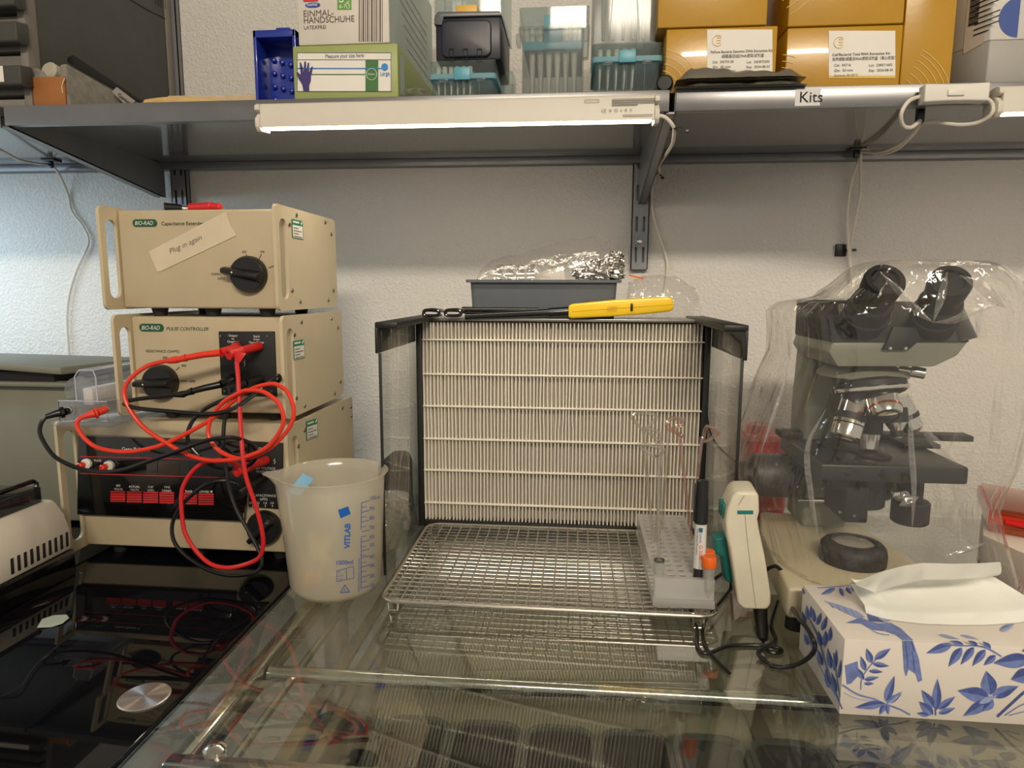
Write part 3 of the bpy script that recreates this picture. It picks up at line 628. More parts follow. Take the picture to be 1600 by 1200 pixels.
xi0, xi1 = at(849, 40, Yt).x, at(880, 40, Yt).x
MB().box(xb0+.002, xb1-.002, Yt+.004, Yt+dp-.004, zi0, zi1, .001).prism([Vector((xi0+.001, Yt+.0035, zi1-.002)), Vector((xi1-.001, Yt+.0035, zi1-.002)), Vector((xi1, Yt+.0035, at(860, 23, Yt).z)), Vector((xi1-.003, Yt+.0035, at(860, 21, Yt).z)), Vector((xi0+.003, Yt+.0035, at(860, 21, Yt).z)), Vector((xi0, Yt+.0035, at(860, 23, Yt).z))], (0, .003, 0)).build('insert', 'teal_solid', t)
n = MB()
n.tube([at(841, 152, Yt), at(847, 78, Yt), at(851, 76, Yt), at(882, 76, Yt), at(886, 80, Yt), at(887, 152, Yt)], .0008, 6)
for px in (828, 901): n.box(at(px, 110, Yt).x-.0005, at(px, 110, Yt).x+.0005, Yt, Yt+.003, ZT, zi0)
n.box(x0-.005, x0, Yt+.01, Yt+.03, zr-.016, zr-.004, .001)
n.build('ribs', 'frost_white', t)
tm = MB()
for i in range(6):
    for j in range(2): tm.lathe([(.0015, ZT+.01), (.0042, zi0), (.0045, zi1+.020), (0, zi1+.020)], (xb0+.012+i*(xb1-xb0-.024)/5, Yt+.016+.018*j, 0), n=10)
tm.build('tips', 'tip_white', t)['kind'] = 'stuff'
b2 = tip_box((925, 1035), (67, 93, 150), .885, .12, 'low clear tip box with teal tray next to the yellow boxes', 'box', tips=5)
x0, x1, _, _ = rect(926, -40, 1026, 65, .89); t = thing('tip_box', 'tall frosted tip box standing on the low box by the yellow boxes', 'box', ((x0+x1)/2, .95, b2[3]), 'pipette tip boxes')
open_box(MB(), x0, x1, .889, 1.0, b2[3], .80).box(x0, x1, .889, 1.0, b2[3], b2[3]+.002).build('shell', 'frost_white', t)
n = MB(); n.tube([at(952, 64, .888), at(957, 0, .888), at(958, -30, .888)], .0008, 6); n.tube([at(999, 64, .888), at(996, 0, .888), at(996, -30, .888)], .0008, 6); n.build('ribs', 'frost_clear', t)
tm = MB()
for i in range(5): tm.lathe([(.002, b2[3]+.012), (.0045, .79), (0, .79)], (x0+.014+i*(x1-x0-.028)/4, .91, 0), n=10)
tm.build('tips', 'tip_white', t)['kind'] = 'stuff'
# yellow boxes
pm('yellow_card', (184, 138, 22), .30, coat=.5, var=.05, bump=.12, bscale=160, bdist=.0008); pm('yellow_line', (238, 216, 160), .4, var=0); pm('label_yellow', (214, 178, 84), .5); pm('logo_gold', (226, 196, 130), .5, var=0)
Yk = .872
def kbox(px, Yf, z0, z1, depth, label):
    x0 = at(px[0], px[2], Yf).x; x1 = at(px[1], px[2], Yf).x
    t = thing('kit_box', label, 'box', ((x0+x1)/2, Yf+depth/2, z0), 'yellow kit boxes')
    MB().box(x0, x1, Yf, Yf+depth, z0, z1, .0015).build('carton', 'yellow_card', t)
    return t
zA = at(1120, 43, Yk).z; zB = at(1316, 41, Yk).z
kA = kbox((1040, 1213, 92), Yk, ZT, zA, .2, 'lower yellow box labelled Genomic DNA Extraction Kit')
kB = kbox((1028, 1199, 20), Yk-.003, zA+.0005, .80, .2, 'yellow box stacked on the Genomic DNA kit box')
kC = kbox((1228, 1408, 92), Yk, ZT, zB, .2, 'lower yellow box labelled Total RNA Extraction Kit')
kD = kbox((1232, 1413, 20), Yk-.003, zB+.0005, .80, .2, 'yellow box stacked on the Total RNA kit box')
kE = kbox((1411, 1490, 70), Yk-.002, ZT, .80, .2, 'yellow box set on end beside the white package')
def kit_label(k, x0, y0, x1, y1, Y, title, cn, cat, lot, qty, exp):
    yk_ = Y-D
    g = MB(); R2(g, x0, y0, x1, y1-3, yk_); lb = g.build('label', 'paper_white', k)
    g = MB(); R2(g, x0, y1-4, x1, y1, yk_-.0001); g.build('label_stripe', 'label_yellow', k)
    g = MB(); yq_ = yk_-D; h = (y1-y0)
    def T(s, fx, fy, cap, **kw): g.text(s, at(x0+(x1-x0)*fx, y0+h*fy, yq_), cap, **kw)
    T(title, .05, .535, .0029, bold=.005, wide=.90 if len(title) > 41 else .96); T(cn, .05 if len(cn) > 18 else .22, .635, .0031, wide=.80 if len(cn) > 18 else .9)
    T('Cat:  '+cat, .08, .755, .0027); T('Lot:  '+lot, .60, .755, .0027); T('Qty:  '+qty, .08, .865, .0027); T('Exp:  '+exp, .60, .865, .0027); T('Store at 10~25°C', .08, .97, .0026)
    g.build('lettering', 'black_print', lb)
    g = MB(); c = at(x0+(x1-x0)*.16, y0+h*.25, yq_); g.tube([c+Vector((.006*math.cos(q), 0, .006*math.sin(q))) for q in [.8+k_*.2 for k_ in range(24)]], .0004, 5)
    for k_ in range(3): g.box(c.x-.001, c.x+.004, c.y-.0003, c.y, c.z-.003+.003*k_, c.z-.0018+.003*k_)
    g.build('logo', 'logo_gold', lb)
kit_label(kA, 1105, 46, 1207, 116, Yk, 'FlaPure Bacteria Genomic DNA Extraction Kit', '细菌基因组DNA提取试剂盒', 'DE703-50', '23DE70303', '50 rxns', '2024-08-23')
kit_label(kC, 1295, 48, 1399, 122, Yk, 'Cell/Bacterial Total RNA Extraction Kit', '培养细胞/细菌总RNA提取试剂盒（离心柱型）', 'RE716', '23RE71602', '50 rxns', '2024-08-30')
def arcs(k, cx, cy, rs, a0, a1, Y):
    g = MB()
    for i, r in enumerate(rs):
        pts = [at(cx+r*math.cos(q), cy-r*math.sin(q), Y-D) for q in [math.radians(a0+(a1-a0)*j/14) for j in range(15)]]
        g.tube([p for p in pts], .00035, 5)
    g.build('arc_print', 'yellow_line', k)
arcs(kA, 1030, 140, (30, 41, 52, 63), 15, 78, Yk); arcs(kE, 1402, 152, (30, 42, 54, 65, 75, 83), 8, 62, Yk-.002); arcs(kC, 1215, 165, (60, 70, 80), 70, 84, Yk)
arcs(kD, 1170, -90, (105, 118, 130), 300, 335, Yk-.003)
# white package
pm('pack_white', (206, 202, 196), .45); pm('pack_grey', (160, 158, 152), .5); pm('label_beige', (196, 184, 170), .5); pm('pack_blue', (52, 80, 150), .45)
Yp2 = .868; x0 = at(1545, 80, Yp2).x; zz0 = ZT; zs = at(1570, 62, Yp2).z
t = thing('white_package', 'white package with a grey base and a half blue disc', 'package', (x0+.06, .95, ZT))
xl = at(1491, 80, .908).x
def side(fx, z): return Vector((x0+(xl-x0)*fx, Yp2+(.908-Yp2)*fx, z))
def pk(za, zb, m, nm):
    return MB().prism([Vector((x0, Yp2, za)), Vector((x0+.14, Yp2, za)), Vector((x0+.14, .99, za)), Vector((xl, .99, za)), Vector((xl, .908, za))], (0, 0, zb-za), .0015).build(nm, m, t)
pk(ZT, zs, 'pack_grey', 'base'); pk(zs, .80, 'pack_white', 'top')
n_ = Vector((-(.908-Yp2), (xl-x0), 0)).normalized()*-.0006
if n_.y > 0: n_ = -n_
n_ = Vector((-abs(n_.x), -abs(n_.y), 0))
g = MB(); zl1 = at(1500, 88, .94).z; zl0 = at(1540, 66, .90).z
g.poly([side(.72, at(1498, 86, .898).z)+n_, side(.16, at(1535, 68, .876).z)+n_, side(.16, .80)+n_, side(.72, .80)+n_]); lb = g.build('label', 'label_beige', t)
g = MB(); uu = (side(0, 0)-side(1, 0)).normalized()
for k in range(16):
    zc = .668+.0022*k; h = .0012 if k % 3 else .0018; a = side(.63, zc)+n_*2; g.poly([a, a+uu*.012, a+uu*.012+Vector((0, 0, h)), a+Vector((0, 0, h))])
for k in range(10):
    zc = .655+.0058*k; a = side(.46, zc)+n_*2; w_ = .03 if k % 4 else .018; g.poly([a, a+uu*w_, a+uu*w_+Vector((0, 0, .0013)), a+Vector((0, 0, .0013))])
g.build('barcode_print', 'black_print', lb)
g = MB(); cx, cz = at(1592, 27, Yp2).x, at(1592, 27, Yp2).z; rr = .0215
g.poly([Vector((cx, Yp2-D, cz-rr))]+[Vector((cx-rr*math.sin(q), Yp2-D, cz-rr*math.cos(q))) for q in [PI*k/24 for k in range(1, 24)]]+[Vector((cx, Yp2-D, cz+rr))]); g.build('half_disc_print', 'pack_blue', t)
# foil pouches
m, nt, p = newmat('foil_dark'); p.inputs['Metallic'].default_value = .85; p.inputs['Base Color'].default_value = (.34, .32, .28, 1); p.inputs['Roughness'].default_value = .3; add_bump(nt, p.inputs['Normal'], 45, .5, .003)
def pouch(px0, px1, py, Y, z, th, dy, seed, label):
    x0, x1 = at(px0, py, Y).x, at(px1, py, Y).x
    def fn(u, v):
        ed = min(1, min(u, 1-u)*9)*min(1, min(v, 1-v)*6+.15)
        s_ = 1 if v <= 1 else 0
        return Vector((x0+(x1-x0)*u, Y+dy*v, z+th*ed*(.75+.35*noise.noise(Vector((u*6+seed, v*3, 0)))+.06*math.sin(u*40+seed))))
    mb = MB().grid(fn, 36, 12)
    mb.grid(lambda u, v: Vector((x0+(x1-x0)*u, Y+dy*v, z)), 36, 12)
    o = mb.build('foil_pouch', 'foil_dark', sharp=20); return tag(o, label, 'pouch', 'flat foil pouches in front of the yellow boxes')
pouch(1058, 1262, 139, .848, ZT+.0002, .0065, .030, 1, 'dark foil pouch lowest of the flat stack before the yellow boxes')
pouch(1057, 1260, 133, .846, ZT+.0075, .0150, .034, 5, 'dark foil pouch on top of the flat stack before the yellow boxes')
# ================================================================== beige instruments
def ctext(g, s, px, py, Y, cap_px, **kw): g.text(s, at(px, py, Y), cap_px*Y/F_PX, **kw)
def instrument(x0, x1, z0, z1, yf, yp, yb, label, name, rubber=.010):
    """two side plates with handle slots standing proud of the front panel"""
    t = thing(name, label, 'instrument', ((x0+x1)/2, (yp+yb)/2, z0-rubber))
    w = .004
    MB().box(x0+w, x1-w, yp, yb-.004, z0+.0015, z1-.003, .003, 3).build('case', 'cream_metal', t)
    for xx in (x0, x1-w):
        outer = rloop(yf, yb, z0, z1, .008, 5, 'x', xx); hole = rloop(yf+.0095, yf+.0305, z0+.014, z1-.016, .0098, 8, 'x', xx)
        MB().holed(outer, [hole], (w, 0, 0)).build('side_plate', 'cream_edge', t)
    for fx in (x0+.04, x1-.04, (x0+x1)/2):
        for fy in ((yp+.02, yb-.04) if fx != (x0+x1)/2 else (yp+.02,)):
            MB().cyl((fx, fy, z0+.0035), (fx, fy, z0-rubber), .011, .008, 16).build('foot', 'dark_rubber', t)
    return t
def screws(t, x, pts):
    for px, py in pts:
        c = gx(px, py, x+.0002); MB().lathe([(.0028, 0), (.0024, .001), (.0012, .0012), (.0012, .0006), (0, .0006)], c, (1, 0, 0), 12).build('screw', 'screw_steel', t)
pm('sticker_green', (26, 128, 88), .5, var=0)
def sticker(t, x, c):
    p = [gx(*q, x+.0004) for q in c]; a, b, cc, d_ = p   # tl tr br bl
    lb = MB().poly([a, d_, cc, b]).build('test_sticker', 'sticker_green', t)
    def q(u, v): return a.lerp(b, u).lerp(d_.lerp(cc, u), v)+Vector((.0003, 0, 0))
    g = MB().poly([q(.06, .30), q(.06, .96), q(.94, .96), q(.94, .30)]); g.build('field', 'paper_white', lb)
    g = MB()
    for k in range(4):
        v = .42+.15*k
        g.poly([q(.12, v)+Vector((.0003, 0, 0)), q(.12, v+.05)+Vector((.0003, 0, 0)), q(.55+.3*(k % 2), v+.05)+Vector((.0003, 0, 0)), q(.55+.3*(k % 2), v)+Vector((.0003, 0, 0))])
    g.build('handwriting', 'grey_print', lb)
    g = MB(); g.poly([q(.1, .08), q(.1, .18), q(.65, .18), q(.65, .08)]); g.tube([q(.78, .14), q(.83, .22), q(.93, .04)], .0004, 5); g.build('mark', 'white_print', lb)
def pill(t, x0, y0, x1, y1, Y, word='BIO-RAD'):
    A = at(x0, y1, Y); B = at(x1, y0, Y); h = B.z-A.z
    pl = MB().poly([Vector((v.x, Y, v.z)) for v in rloop(A.x, B.x, A.z, B.z, h*.48, 6, 'y', Y)]).build('logo', 'green_print', t)
    MB().text(word, (A.x+(B.x-A.x)*.09, Y-D, A.z+h*.24), h*.52, bold=.005, shear=.25, wide=(B.x-A.x)*.82/(h*.52/.69*4.35)).build('lettering', 'white_print', pl)
def knob(t, px, py, Y, r, ang, name='knob', bar=1.25):
    c = at(px, py, Y); c.y = Y
    k = MB(); k.lathe([(r, 0), (r, .006), (r*.94, .010), (r*.90, .012), (0, .012)], c, (0, -1, 0), 40)
    kb = k.build(name, 'black_plastic', t)
    a = math.radians(ang); u = Vector((math.cos(a), 0, math.sin(a))); v = Vector((-u.z, 0, u.x)); b = c+Vector((0, -.0115, 0))
    MB().hexa([b-u*r*.94-v*r*.32, b+u*r*bar-v*r*.22, b+u*r*bar+v*r*.22, b-u*r*.94+v*r*.32,
               b-u*r*.80-v*r*.12+Vector((0, -.011, 0)), b+u*r*bar-v*r*.12+Vector((0, -.010, 0)), b+u*r*bar+v*r*.12+Vector((0, -.010, 0)), b-u*r*.80+v*r*.12+Vector((0, -.011, 0))], .0012).build('pointer', 'black_plastic', kb)
    MB().lathe([(.0011, 0), (0, .0002)], b+u*r*(bar-.25)*.55+Vector((0, -.0112, 0)), (0, -1, 0), 12).build('dot', 'white_print', kb)
YP = .820; YL = YP-D
# --- gene pulser (bottom)
GX0, GX1, GZ0, GZ1 = -.664, -.354, .012, at(455, 667, .787).z
gp = instrument(GX0, GX1, GZ0, GZ1, .787, YP, 1.032, 'widest beige instrument, bottom of the stack, with a black display panel', 'pulse_generator', .012)
ds = MB(); p = [at(120, 804, .812), at(381, 815, .812), at(388, 690, .812), at(121, 681, .812)]
for q in p: q.y = .812
ds.prism(p, (0, .0085, 0), .0012); dsp = ds.build('display_panel', 'black_gloss', gp)
Yd = .8115
g = MB()
def strip(g, a, b, w, Y): A = at(*a, Y); B = at(*b, Y); g.poly([A+Vector((0, 0, w)), A, B, B+Vector((0, 0, w))])
strip(g, (125, 714), (355, 719), .0012, Yd); strip(g, (125, 740.5), (355, 747), .0012, Yd)
g.build('red_line', 'red_print', dsp)
pm('button_red', (206, 44, 46), .45, var=0); pm('button_dark', (70, 22, 24), .5, var=0); pm('display_red', (34, 8, 12), .15, coat=.5, var=0); pm('display_dark', (24, 24, 28), .15, coat=.4, var=0)
g = MB(); R2(g, 247, 720, 281, 740, Yd); g.build('display_window', 'display_red', dsp)
g = MB(); R2(g, 229, 719, 246, 739.5, Yd); g.build('display_blank', 'display_dark', dsp); g = MB(); R2(g, 283, 721, 350, 744, Yd); g.build('display_blank', 'display_dark', dsp)
for k, (xa, xb, ya, yb) in enumerate(((172.5, 196, 767, 784), (198, 221.5, 767.5, 785), (223.5, 247, 768, 786), (249, 272, 769, 786.5), (283, 308, 770, 788), (310, 334, 771, 789))):
    g = MB(); R2(g, xa, ya, xb, yb, Yd-.0003); bt = g.build('button', 'button_red', dsp); g = MB()
    for j in range(4): R2(g, xa, ya+2.6+3.8*j, xb, ya+3.8+3.8*j, Yd-.0006)
    g.build('grooves', 'button_dark', bt)
g = MB()
def cen(s, px, py, cap, Y, **kw): g.text(s, at(px, py, Y), cap*Y/F_PX, align='CENTER', **kw)
for s, px, py in (('SET', 185, 760.5), ('VOLTS', 185, 766), ('ACTUAL', 210, 762), ('VOLTS', 210, 767), ('CAP', 235.5, 762.5), ('(µFD)', 235.5, 767.5), ('TIME', 261, 763), ('CONST.', 261, 768.5), ('RAISE ▲', 298, 769.5), ('LOWER ▼', 322, 770)): cen(s, px, py, 3.6, Yd, bold=.005)
cen('PULSE', 153, 721, 3.4, Yd, bold=.005); cen('Gene Pulser II', 212, 704.5, 6, Yd, bold=.005)
g.build('lettering', 'white_print', dsp)
g = MB(); pl_ = at(148, 703, Yd); g.box(pl_.x, pl_.x+.02, Yd-.0003, Yd, pl_.z-.001, pl_.z+.004, 0); g.build('logo_print', 'green_print', dsp)
for px, py in ((137, 724), (172, 727)):
    c = at(px, py, Yd); j = MB().lathe([(.0068, 0), (.0068, .004), (.0055, .005), (0, .005)], c, (0, -1, -.05), 24).build('push_button', 'white_plastic', gp)
    MB().lathe([(.0042, .004), (.0042, .011), (.003, .0125), (.0028, .009), (0, .009)], c+Vector((-.0025, 0, -.0005)), (-.12, -1, -.05), 20).build('button_cap', 'orange_red_rubber', j)
g = MB(); g.prism([at(x, y, .816) for x, y in ((389, 690), (388, 792), (441, 796), (441, 693))], (0, .0042, 0), .0008); cp = g.build('output_panel', 'black_matte', gp)
Yc = .8148; g = MB()
for s, px, py, cap in (('OUTPUT', 414, 703, 4), ('HIGH VOLTAGE', 412, 733.5, 4), ('WARNING', 413, 739, 4), ('CAPACITANCE', 413.5, 776, 4), ('(µFD)', 412, 781.5, 4)): cen(s, px, py, cap, Yc, bold=.005)
for s, px in (('EXT', 394), ('.25', 403), ('1.0', 414), ('3.0', 425), ('25', 436)):
    cen(s, px, 787.5, 3.6, Yc, bold=.005); R2(g, px+.2, 788.8, px+1, 792, Yc)
for py in (721, 751): g.tube([at(429.5, py-4, Yc), at(427.5, py, Yc), at(430.5, py-.6, Yc), at(428.5, py+4, Yc)], .0006, 5)
g.build('lettering', 'white_print', cp)
pm('gp_post', (168, 160, 148), .4); q0, q1 = at(372, 775, .816), at(380, 846, .816)
knob(gp, 415, 823, YP, .0230, 225, 'knob', .95)
g = MB(); screws(gp, GX1, ((476, 672), (466, 697), (548, 636), (549, 650), (535, 637)))
sticker(gp, GX1, ((478, 659), (496, 653), (497, 682), (479, 689)))
# --- pulse controller (middle)
PX0, PX1, PZ0, PZ1 = -.575, -.354, GZ1+.008, at(438, 494, .787).z
pc = instrument(PX0, PX1, PZ0, PZ1, .787, YP, .994, 'middle beige instrument with the resistance knob and red and black plugs', 'pulse_controller', .008)
pill(pc, 218, 506, 255.5, 518, YL)
g = MB(); ctext(g, 'PULSE CONTROLLER', 259.5, 516, YL, 5.4, bold=.005, shear=.25); g.build('title_lettering', 'green_print', pc)
g = MB(); ctext(g, 'RESISTANCE (OHMS)', 228, 550.5, YL, 4.4, bold=.005)
for s, px, py in (('600', 258, 560.5), ('800', 287.5, 573), ('1000', 300, 597.5), ('400', 231, 571.5), ('200', 222, 596), ('∞', 230, 617)): cen(s, px, py, 3.8, YL, bold=.005)
for a, b in (((258, 562), (258, 567)), ((280.5, 573.5), (274.5, 579)), ((292, 595.5), (283, 595)), ((236, 573), (240, 577))):
    A, B = at(*a, YL), at(*b, YL); g.tube([A, B], .0004, 5)
g.build('lettering', 'black_print', pc)
knob(pc, 254, 597, YP, .0230, 182, 'knob', 1.22)
g = MB(); g.prism([at(x, y, .8165) for x, y in ((341, 518), (346, 617), (432, 620), (428, 518))], (0, .0038, 0), .0008); sp = g.build('socket_panel', 'black_matte', pc)
Ys = .816; g = MB()
for k, s in enumerate(('Output', 'to', 'Chamber')): cen(s, 364, 526+4.8*k, 3.6, Ys, bold=.005)
for k, s in enumerate(('Input', 'from', 'Gene Pulser')): cen(s, 401, 527+4.8*k, 3.6, Ys, bold=.005)
for px, py in ((382, 567), (382, 611)): g.tube([at(px+1, py-5, Ys), at(px-1, py, Ys), at(px+1.5, py-.5, Ys), at(px-.5, py+5, Ys)], .0005, 5)
g.build('lettering', 'white_print', sp)
for px, py in ((345, 525), (418, 525), (351, 611), (424, 611)): MB().lathe([(.002, 0), (.0016, .0008), (0, .0008)], at(px, py, .8164), (0, -1, 0), 12).build('screw', 'screw_steel', sp)
screws(pc, PX1, ((471, 503), (518, 498), (528, 512), (460, 523), (532, 596), (523, 615), (463, 622), (476, 634)))
sticker(pc, PX1, ((457.5, 533), (475, 530), (477, 559), (459, 563)))
# --- capacitance extender (top)
CX0, CX1, CZ0, CZ1 = -.583, -.357, at(438, 486, .787).z, at(431, 317, .787).z
ce = instrument(CX0, CX1, CZ0, CZ1, .787, YP, .988, 'topmost beige instrument with a handwritten strip of tape', 'capacitance_extender', CZ0-PZ1+.003)
pill(ce, 207.5, 342.5, 245, 354.5, YL)
g = MB(); ctext(g, 'Capacitance Extender', 252, 352, YL, 5.6, bold=.005); ctext(g, 'CAPACITANCE', 330, 430, YL, 3.6, bold=.005); ctext(g, '(µFD)', 340, 436.5, YL, 3.6, bold=.005)
for s, px, py in (('250', 381.5, 395), ('500', 410, 395), ('960', 433, 418)): cen(s, px, py, 3.4, YL, bold=.005)
for a, b in (((384, 397), (387, 403)), ((408.5, 397), (405, 404)), ((429.5, 415), (420, 418.5)), ((360, 415), (364, 418))): g.tube([at(*a, YL), at(*b, YL)], .0004, 5)
g.build('lettering', 'black_print', ce)
tp = [(232.5, 393), (246, 424), (250, 424.5), (369.5, 368), (366, 360), (361, 354), (353.5, 332), (352, 331)]
tl = MB().prism([at(x, y, YL-.0002) for x, y in tp], (0, -.0003, 0)).build('tape_strip', 'tape', ce)
tu = (at(369, 360, YL)-at(248, 415, YL)).normalized(); tv = Vector((-tu.z, 0, tu.x)); g = MB()
pm('ink', (70, 58, 48), .7, var=0)
g.text('Plug in again', at(265, 397, YL-.001), .0062, u=tu, v=tv, shear=.35, bold=-.012, wide=1.08); g.build('handwriting', 'ink', tl)
knob(ce, 391, 429, YP, .0230, 170, 'knob', 1.25)
screws(ce, CX1, ((463, 336), (508, 347.5), (452, 351), (517.5, 366), (456.5, 454), (521, 454), (469, 471.5), (513, 469)))
sticker(ce, CX1, ((455.5, 342), (473, 345.5), (474, 375), (456.5, 371.5)))
# plugs lying on the top instrument
def lead(name, label, cable_pts, r, mat, plugs, sm=6):
    t = thing(name, label, 'cable', cable_pts[0])
    MB().tube(cable_pts, r, 10, sm=sm).build('cable', mat, t)
    for nm, mb, m in plugs: mb.build(nm, m, t)
    return t
zt = CZ1
c = Vector((at(300, 318, .86).x, .862, zt+.0065))
t = thing('banana_plug', 'red banana plug lying on top of the instrument stack', 'plug', c, 'spare plugs on top of the stack')
MB().cyl((c.x-.010, c.y+.01, zt+.0058), (c.x+.026, c.y, zt+.0058), .0055, .0055, 16, bev=.001).build('body', 'red_rubber', t)
MB().cyl((c.x+.026, c.y, zt+.0058), (c.x+.040, c.y-.004, zt+.0048), .0045, .004, 14, bev=.001).build('sleeve', 'red_rubber', t)
c = Vector((at(262, 316, .86).x, .87, zt+.0065))
t = thing('banana_plug', 'black banana plug lying on top of the instrument stack', 'plug', c, 'spare plugs on top of the stack')
MB().cyl((c.x-.012, c.y, zt+.0062), (c.x+.006, c.y+.012, zt+.0062), .0062, .005, 16, bev=.001).build('body', 'black_rubber', t)
MB().cyl((c.x+.006, c.y+.012, zt+.006), (c.x+.016, c.y+.018, zt+.006), .003, .003, 14).build('pin', 'chrome', t)

# --- electroporation chamber on the lowest instrument
clear('acrylic', (.93, .93, .95), .10, (.85, .86, .9), rough=.04, f0=.06, gl=.95)
pm('pale_slider', (224, 220, 214), .4)
zc = GZ1
A = gz(86, 655, zc); xl_, xr_ = at(86, 650, .765).x, at(168, 650, .765).x
t = thing('cuvette_chamber', 'clear plastic cuvette chamber on the widest beige instrument', 'chamber', ((xl_+xr_)/2, .80, zc))
MB().box(xl_, xr_+.01, .757, .90, zc+.0003, zc+.006, .0015).build('base_plate', 'acrylic', t)
zj = at(130, 627, .765).z
MB().box(xl_+.006, xr_, .765, .79, zc+.006, zj, .0015).build('jack_block', 'acrylic', t)
xa, xb = at(119, 600, .765).x, at(147, 600, .765).x; zt_ = at(130, 578, .77).z
pts = [Vector((xa, .768, zj)), Vector((xb, .768, zj)), Vector((xb, .768, zt_-.008)), Vector((xb, .774, zt_)), Vector((xa+.006, .774, zt_)), Vector((xa, .768, zt_-.010))]
MB().prism([Vector((xa-.002, .766, zj)), Vector((xb+.002, .766, zj)), Vector((xb+.002, .766, zt_-.004)), Vector((xb-.001, .766, zt_)), Vector((xa+.005, .766, zt_)), Vector((xa-.002, .766, zt_-.010))], (0, .15, 0), .002).build('cover', 'acrylic', t)
eg = MB()
for xx in (xa-.002, xb+.002):
    eg.tube([Vector((xx, .766, zj)), Vector((xx, .766, zt_-.008)), Vector((xx+(.006 if xx < xb else -.003), .766, zt_)), Vector((xx+(.006 if xx < xb else -.003), .914, zt_))], .0008, 6)
eg.tube([Vector((xa+.005, .766, zt_)), Vector((xb-.001, .766, zt_))], .0008, 6).tube([Vector((xl_+.006, .765, zj)), Vector((xr_, .765, zj)), Vector((xr_, .765, zc+.006)), Vector((xl_+.006, .765, zc+.006))], .0007, 6, closed=True)
pm('acrylic_edge_highlight', (186, 188, 204), .2)  # pale tubes put the bright edge highlights of clear acrylic into colour
eg.build('edges', 'acrylic_edge_highlight', t)
MB().box(at(131, 600, .775).x, at(146, 600, .775).x, .772, .88, at(130, 632, .775).z, at(130, 606, .775).z, .001).build('slider', 'pale_slider', t)
MB().lathe([(0, 0), (.019, 0), (.019, .006), (0, .006)], (at(122, 610, .80).x, .80, at(122, 612, .80).z), (0, 1, 0), 28).build('disc', 'frost_white', t)
for px, py in ((104, 641), (160, 640)): MB().cyl(at(px+5, py-1, .775), at(px+2, py, .764), .004, n=14).build('socket', 'satin_steel', t)

# --- leads
rR = .0026
def plug_mb(pts, rad): return MB().tube(pts, rad, 14, sm=4)
y1 = .748
L1 = [(262, 563, .765), (230, 572, .76), (203, 592, .752), (194, 615, .748), (203, 640, .745), (225, 668, .742), (263, 694, .740), (295, 711, .738), (325, 719, .737), (355, 719, .736), (383, 714, .735), (418, 698, .735), (442, 664, .736), (438, 635, .738), (423, 619, .741), (407, 611, .744), (389, 610, .747), (378, 612, .749), (351, 627, .751), (331, 651, .750), (326, 680, .747), (345, 706, .743), (383, 716.5, .741), (423, 699, .741), (452, 668, .742), (459, 641, .744), (450, 614, .748), (437, 603, .752), (423, 600, .755), (397, 606, .758), (370, 622, .756), (338, 649, .751), (303, 671, .746), (263, 691, .742), (237, 700, .740), (197, 706, .738), (157, 701, .738), (135, 688, .738), (121, 668, .740), (122, 657, .744), (130, 651, .748)]
pb = MB().tube([at(345, 551, .775), at(318, 554, .772), at(291, 559, .768)], [.0042, .0040, .0036], 14); pb.tube([at(291, 559, .768), at(282, 561, .767), at(275, 562, .766), at(262, 564, .765)], [.0046, .0035, .0045, .0032], 14)
pa = MB().tube([at(369, 541, .815), at(366, 546, .790), at(356, 549, .782), at(345, 551, .775)], [.0062, .0064, .0062, .0055], 16)
pcb = MB().tube([at(130, 651, .748), at(141, 648, .752), at(148, 646, .755)], [.0030, .0042, .0052], 14); pcb.tube([at(148, 646, .755), at(152, 645, .757)], .0068, 16); pcb.tube([at(152, 645, .757), at(166, 639, .768)], .0046, 14)
lead('test_lead', 'long red lead coiled twice between the clear chamber and the middle instrument', [at(*q) for q in L1], rR, 'orange_red_rubber', [('plug', pa, 'red_rubber'), ('strain_relief', pb, 'orange_red_rubber'), ('chamber_plug', pcb, 'orange_red_rubber')])
def stack_plug(a, b, c2, mat):
    m = MB().tube([at(*a), at(*b)], [.0058, .0052], 16); m.tube([at(*b), at(*c2)], [.0062, .0066], 16)
    d = at(*c2); dirv = (at(*c2)-at(*b)).normalized(); m.lathe([(.0066, 0), (.0066, .003), (.0034, .003), (.0030, .001), (0, .001)], d, dirv, 20)
    return m
L2 = [(370, 566, .768), (372, 590, .760), (374, 625, .752), (376, 665, .744), (379, 707, .734), (385, 747, .731), (399, 789, .731), (409, 827, .733), (411, 853, .735), (404, 872, .737), (380, 883, .739), (353, 887, .740), (327, 880, .742), (305, 859, .744), (289, 832, .746), (284, 800, .748), (284, 768, .750), (295, 744, .752), (313, 726, .754), (337, 719, .757), (355, 720, .760), (369, 725, .768)]
s1_ = stack_plug((405, 541, .815), (378, 548, .784), (360, 553, .770), 'red'); s1_.hexa([at(366, 548, .768), at(385, 552, .768), at(373, 570, .766), at(367, 570, .766), at(366, 548, .778), at(385, 552, .778), at(373, 570, .774), at(367, 570, .774)], .001)
s2_ = stack_plug((416, 719, .812), (390, 729, .782), (372, 736, .766), 'red'); s2_.hexa([at(366, 722, .766), at(388, 728, .770), at(384, 742, .770), at(366, 742, .764), at(366, 722, .776), at(388, 728, .780), at(384, 742, .780), at(366, 742, .774)], .001)
lead('test_lead', 'red lead hanging in a low loop from the middle to the bottom instrument', [at(*q) for q in L2], rR, 'red_rubber', [('stacking_plug', s1_, 'red_rubber'), ('stacking_plug', s2_, 'red_rubber')])
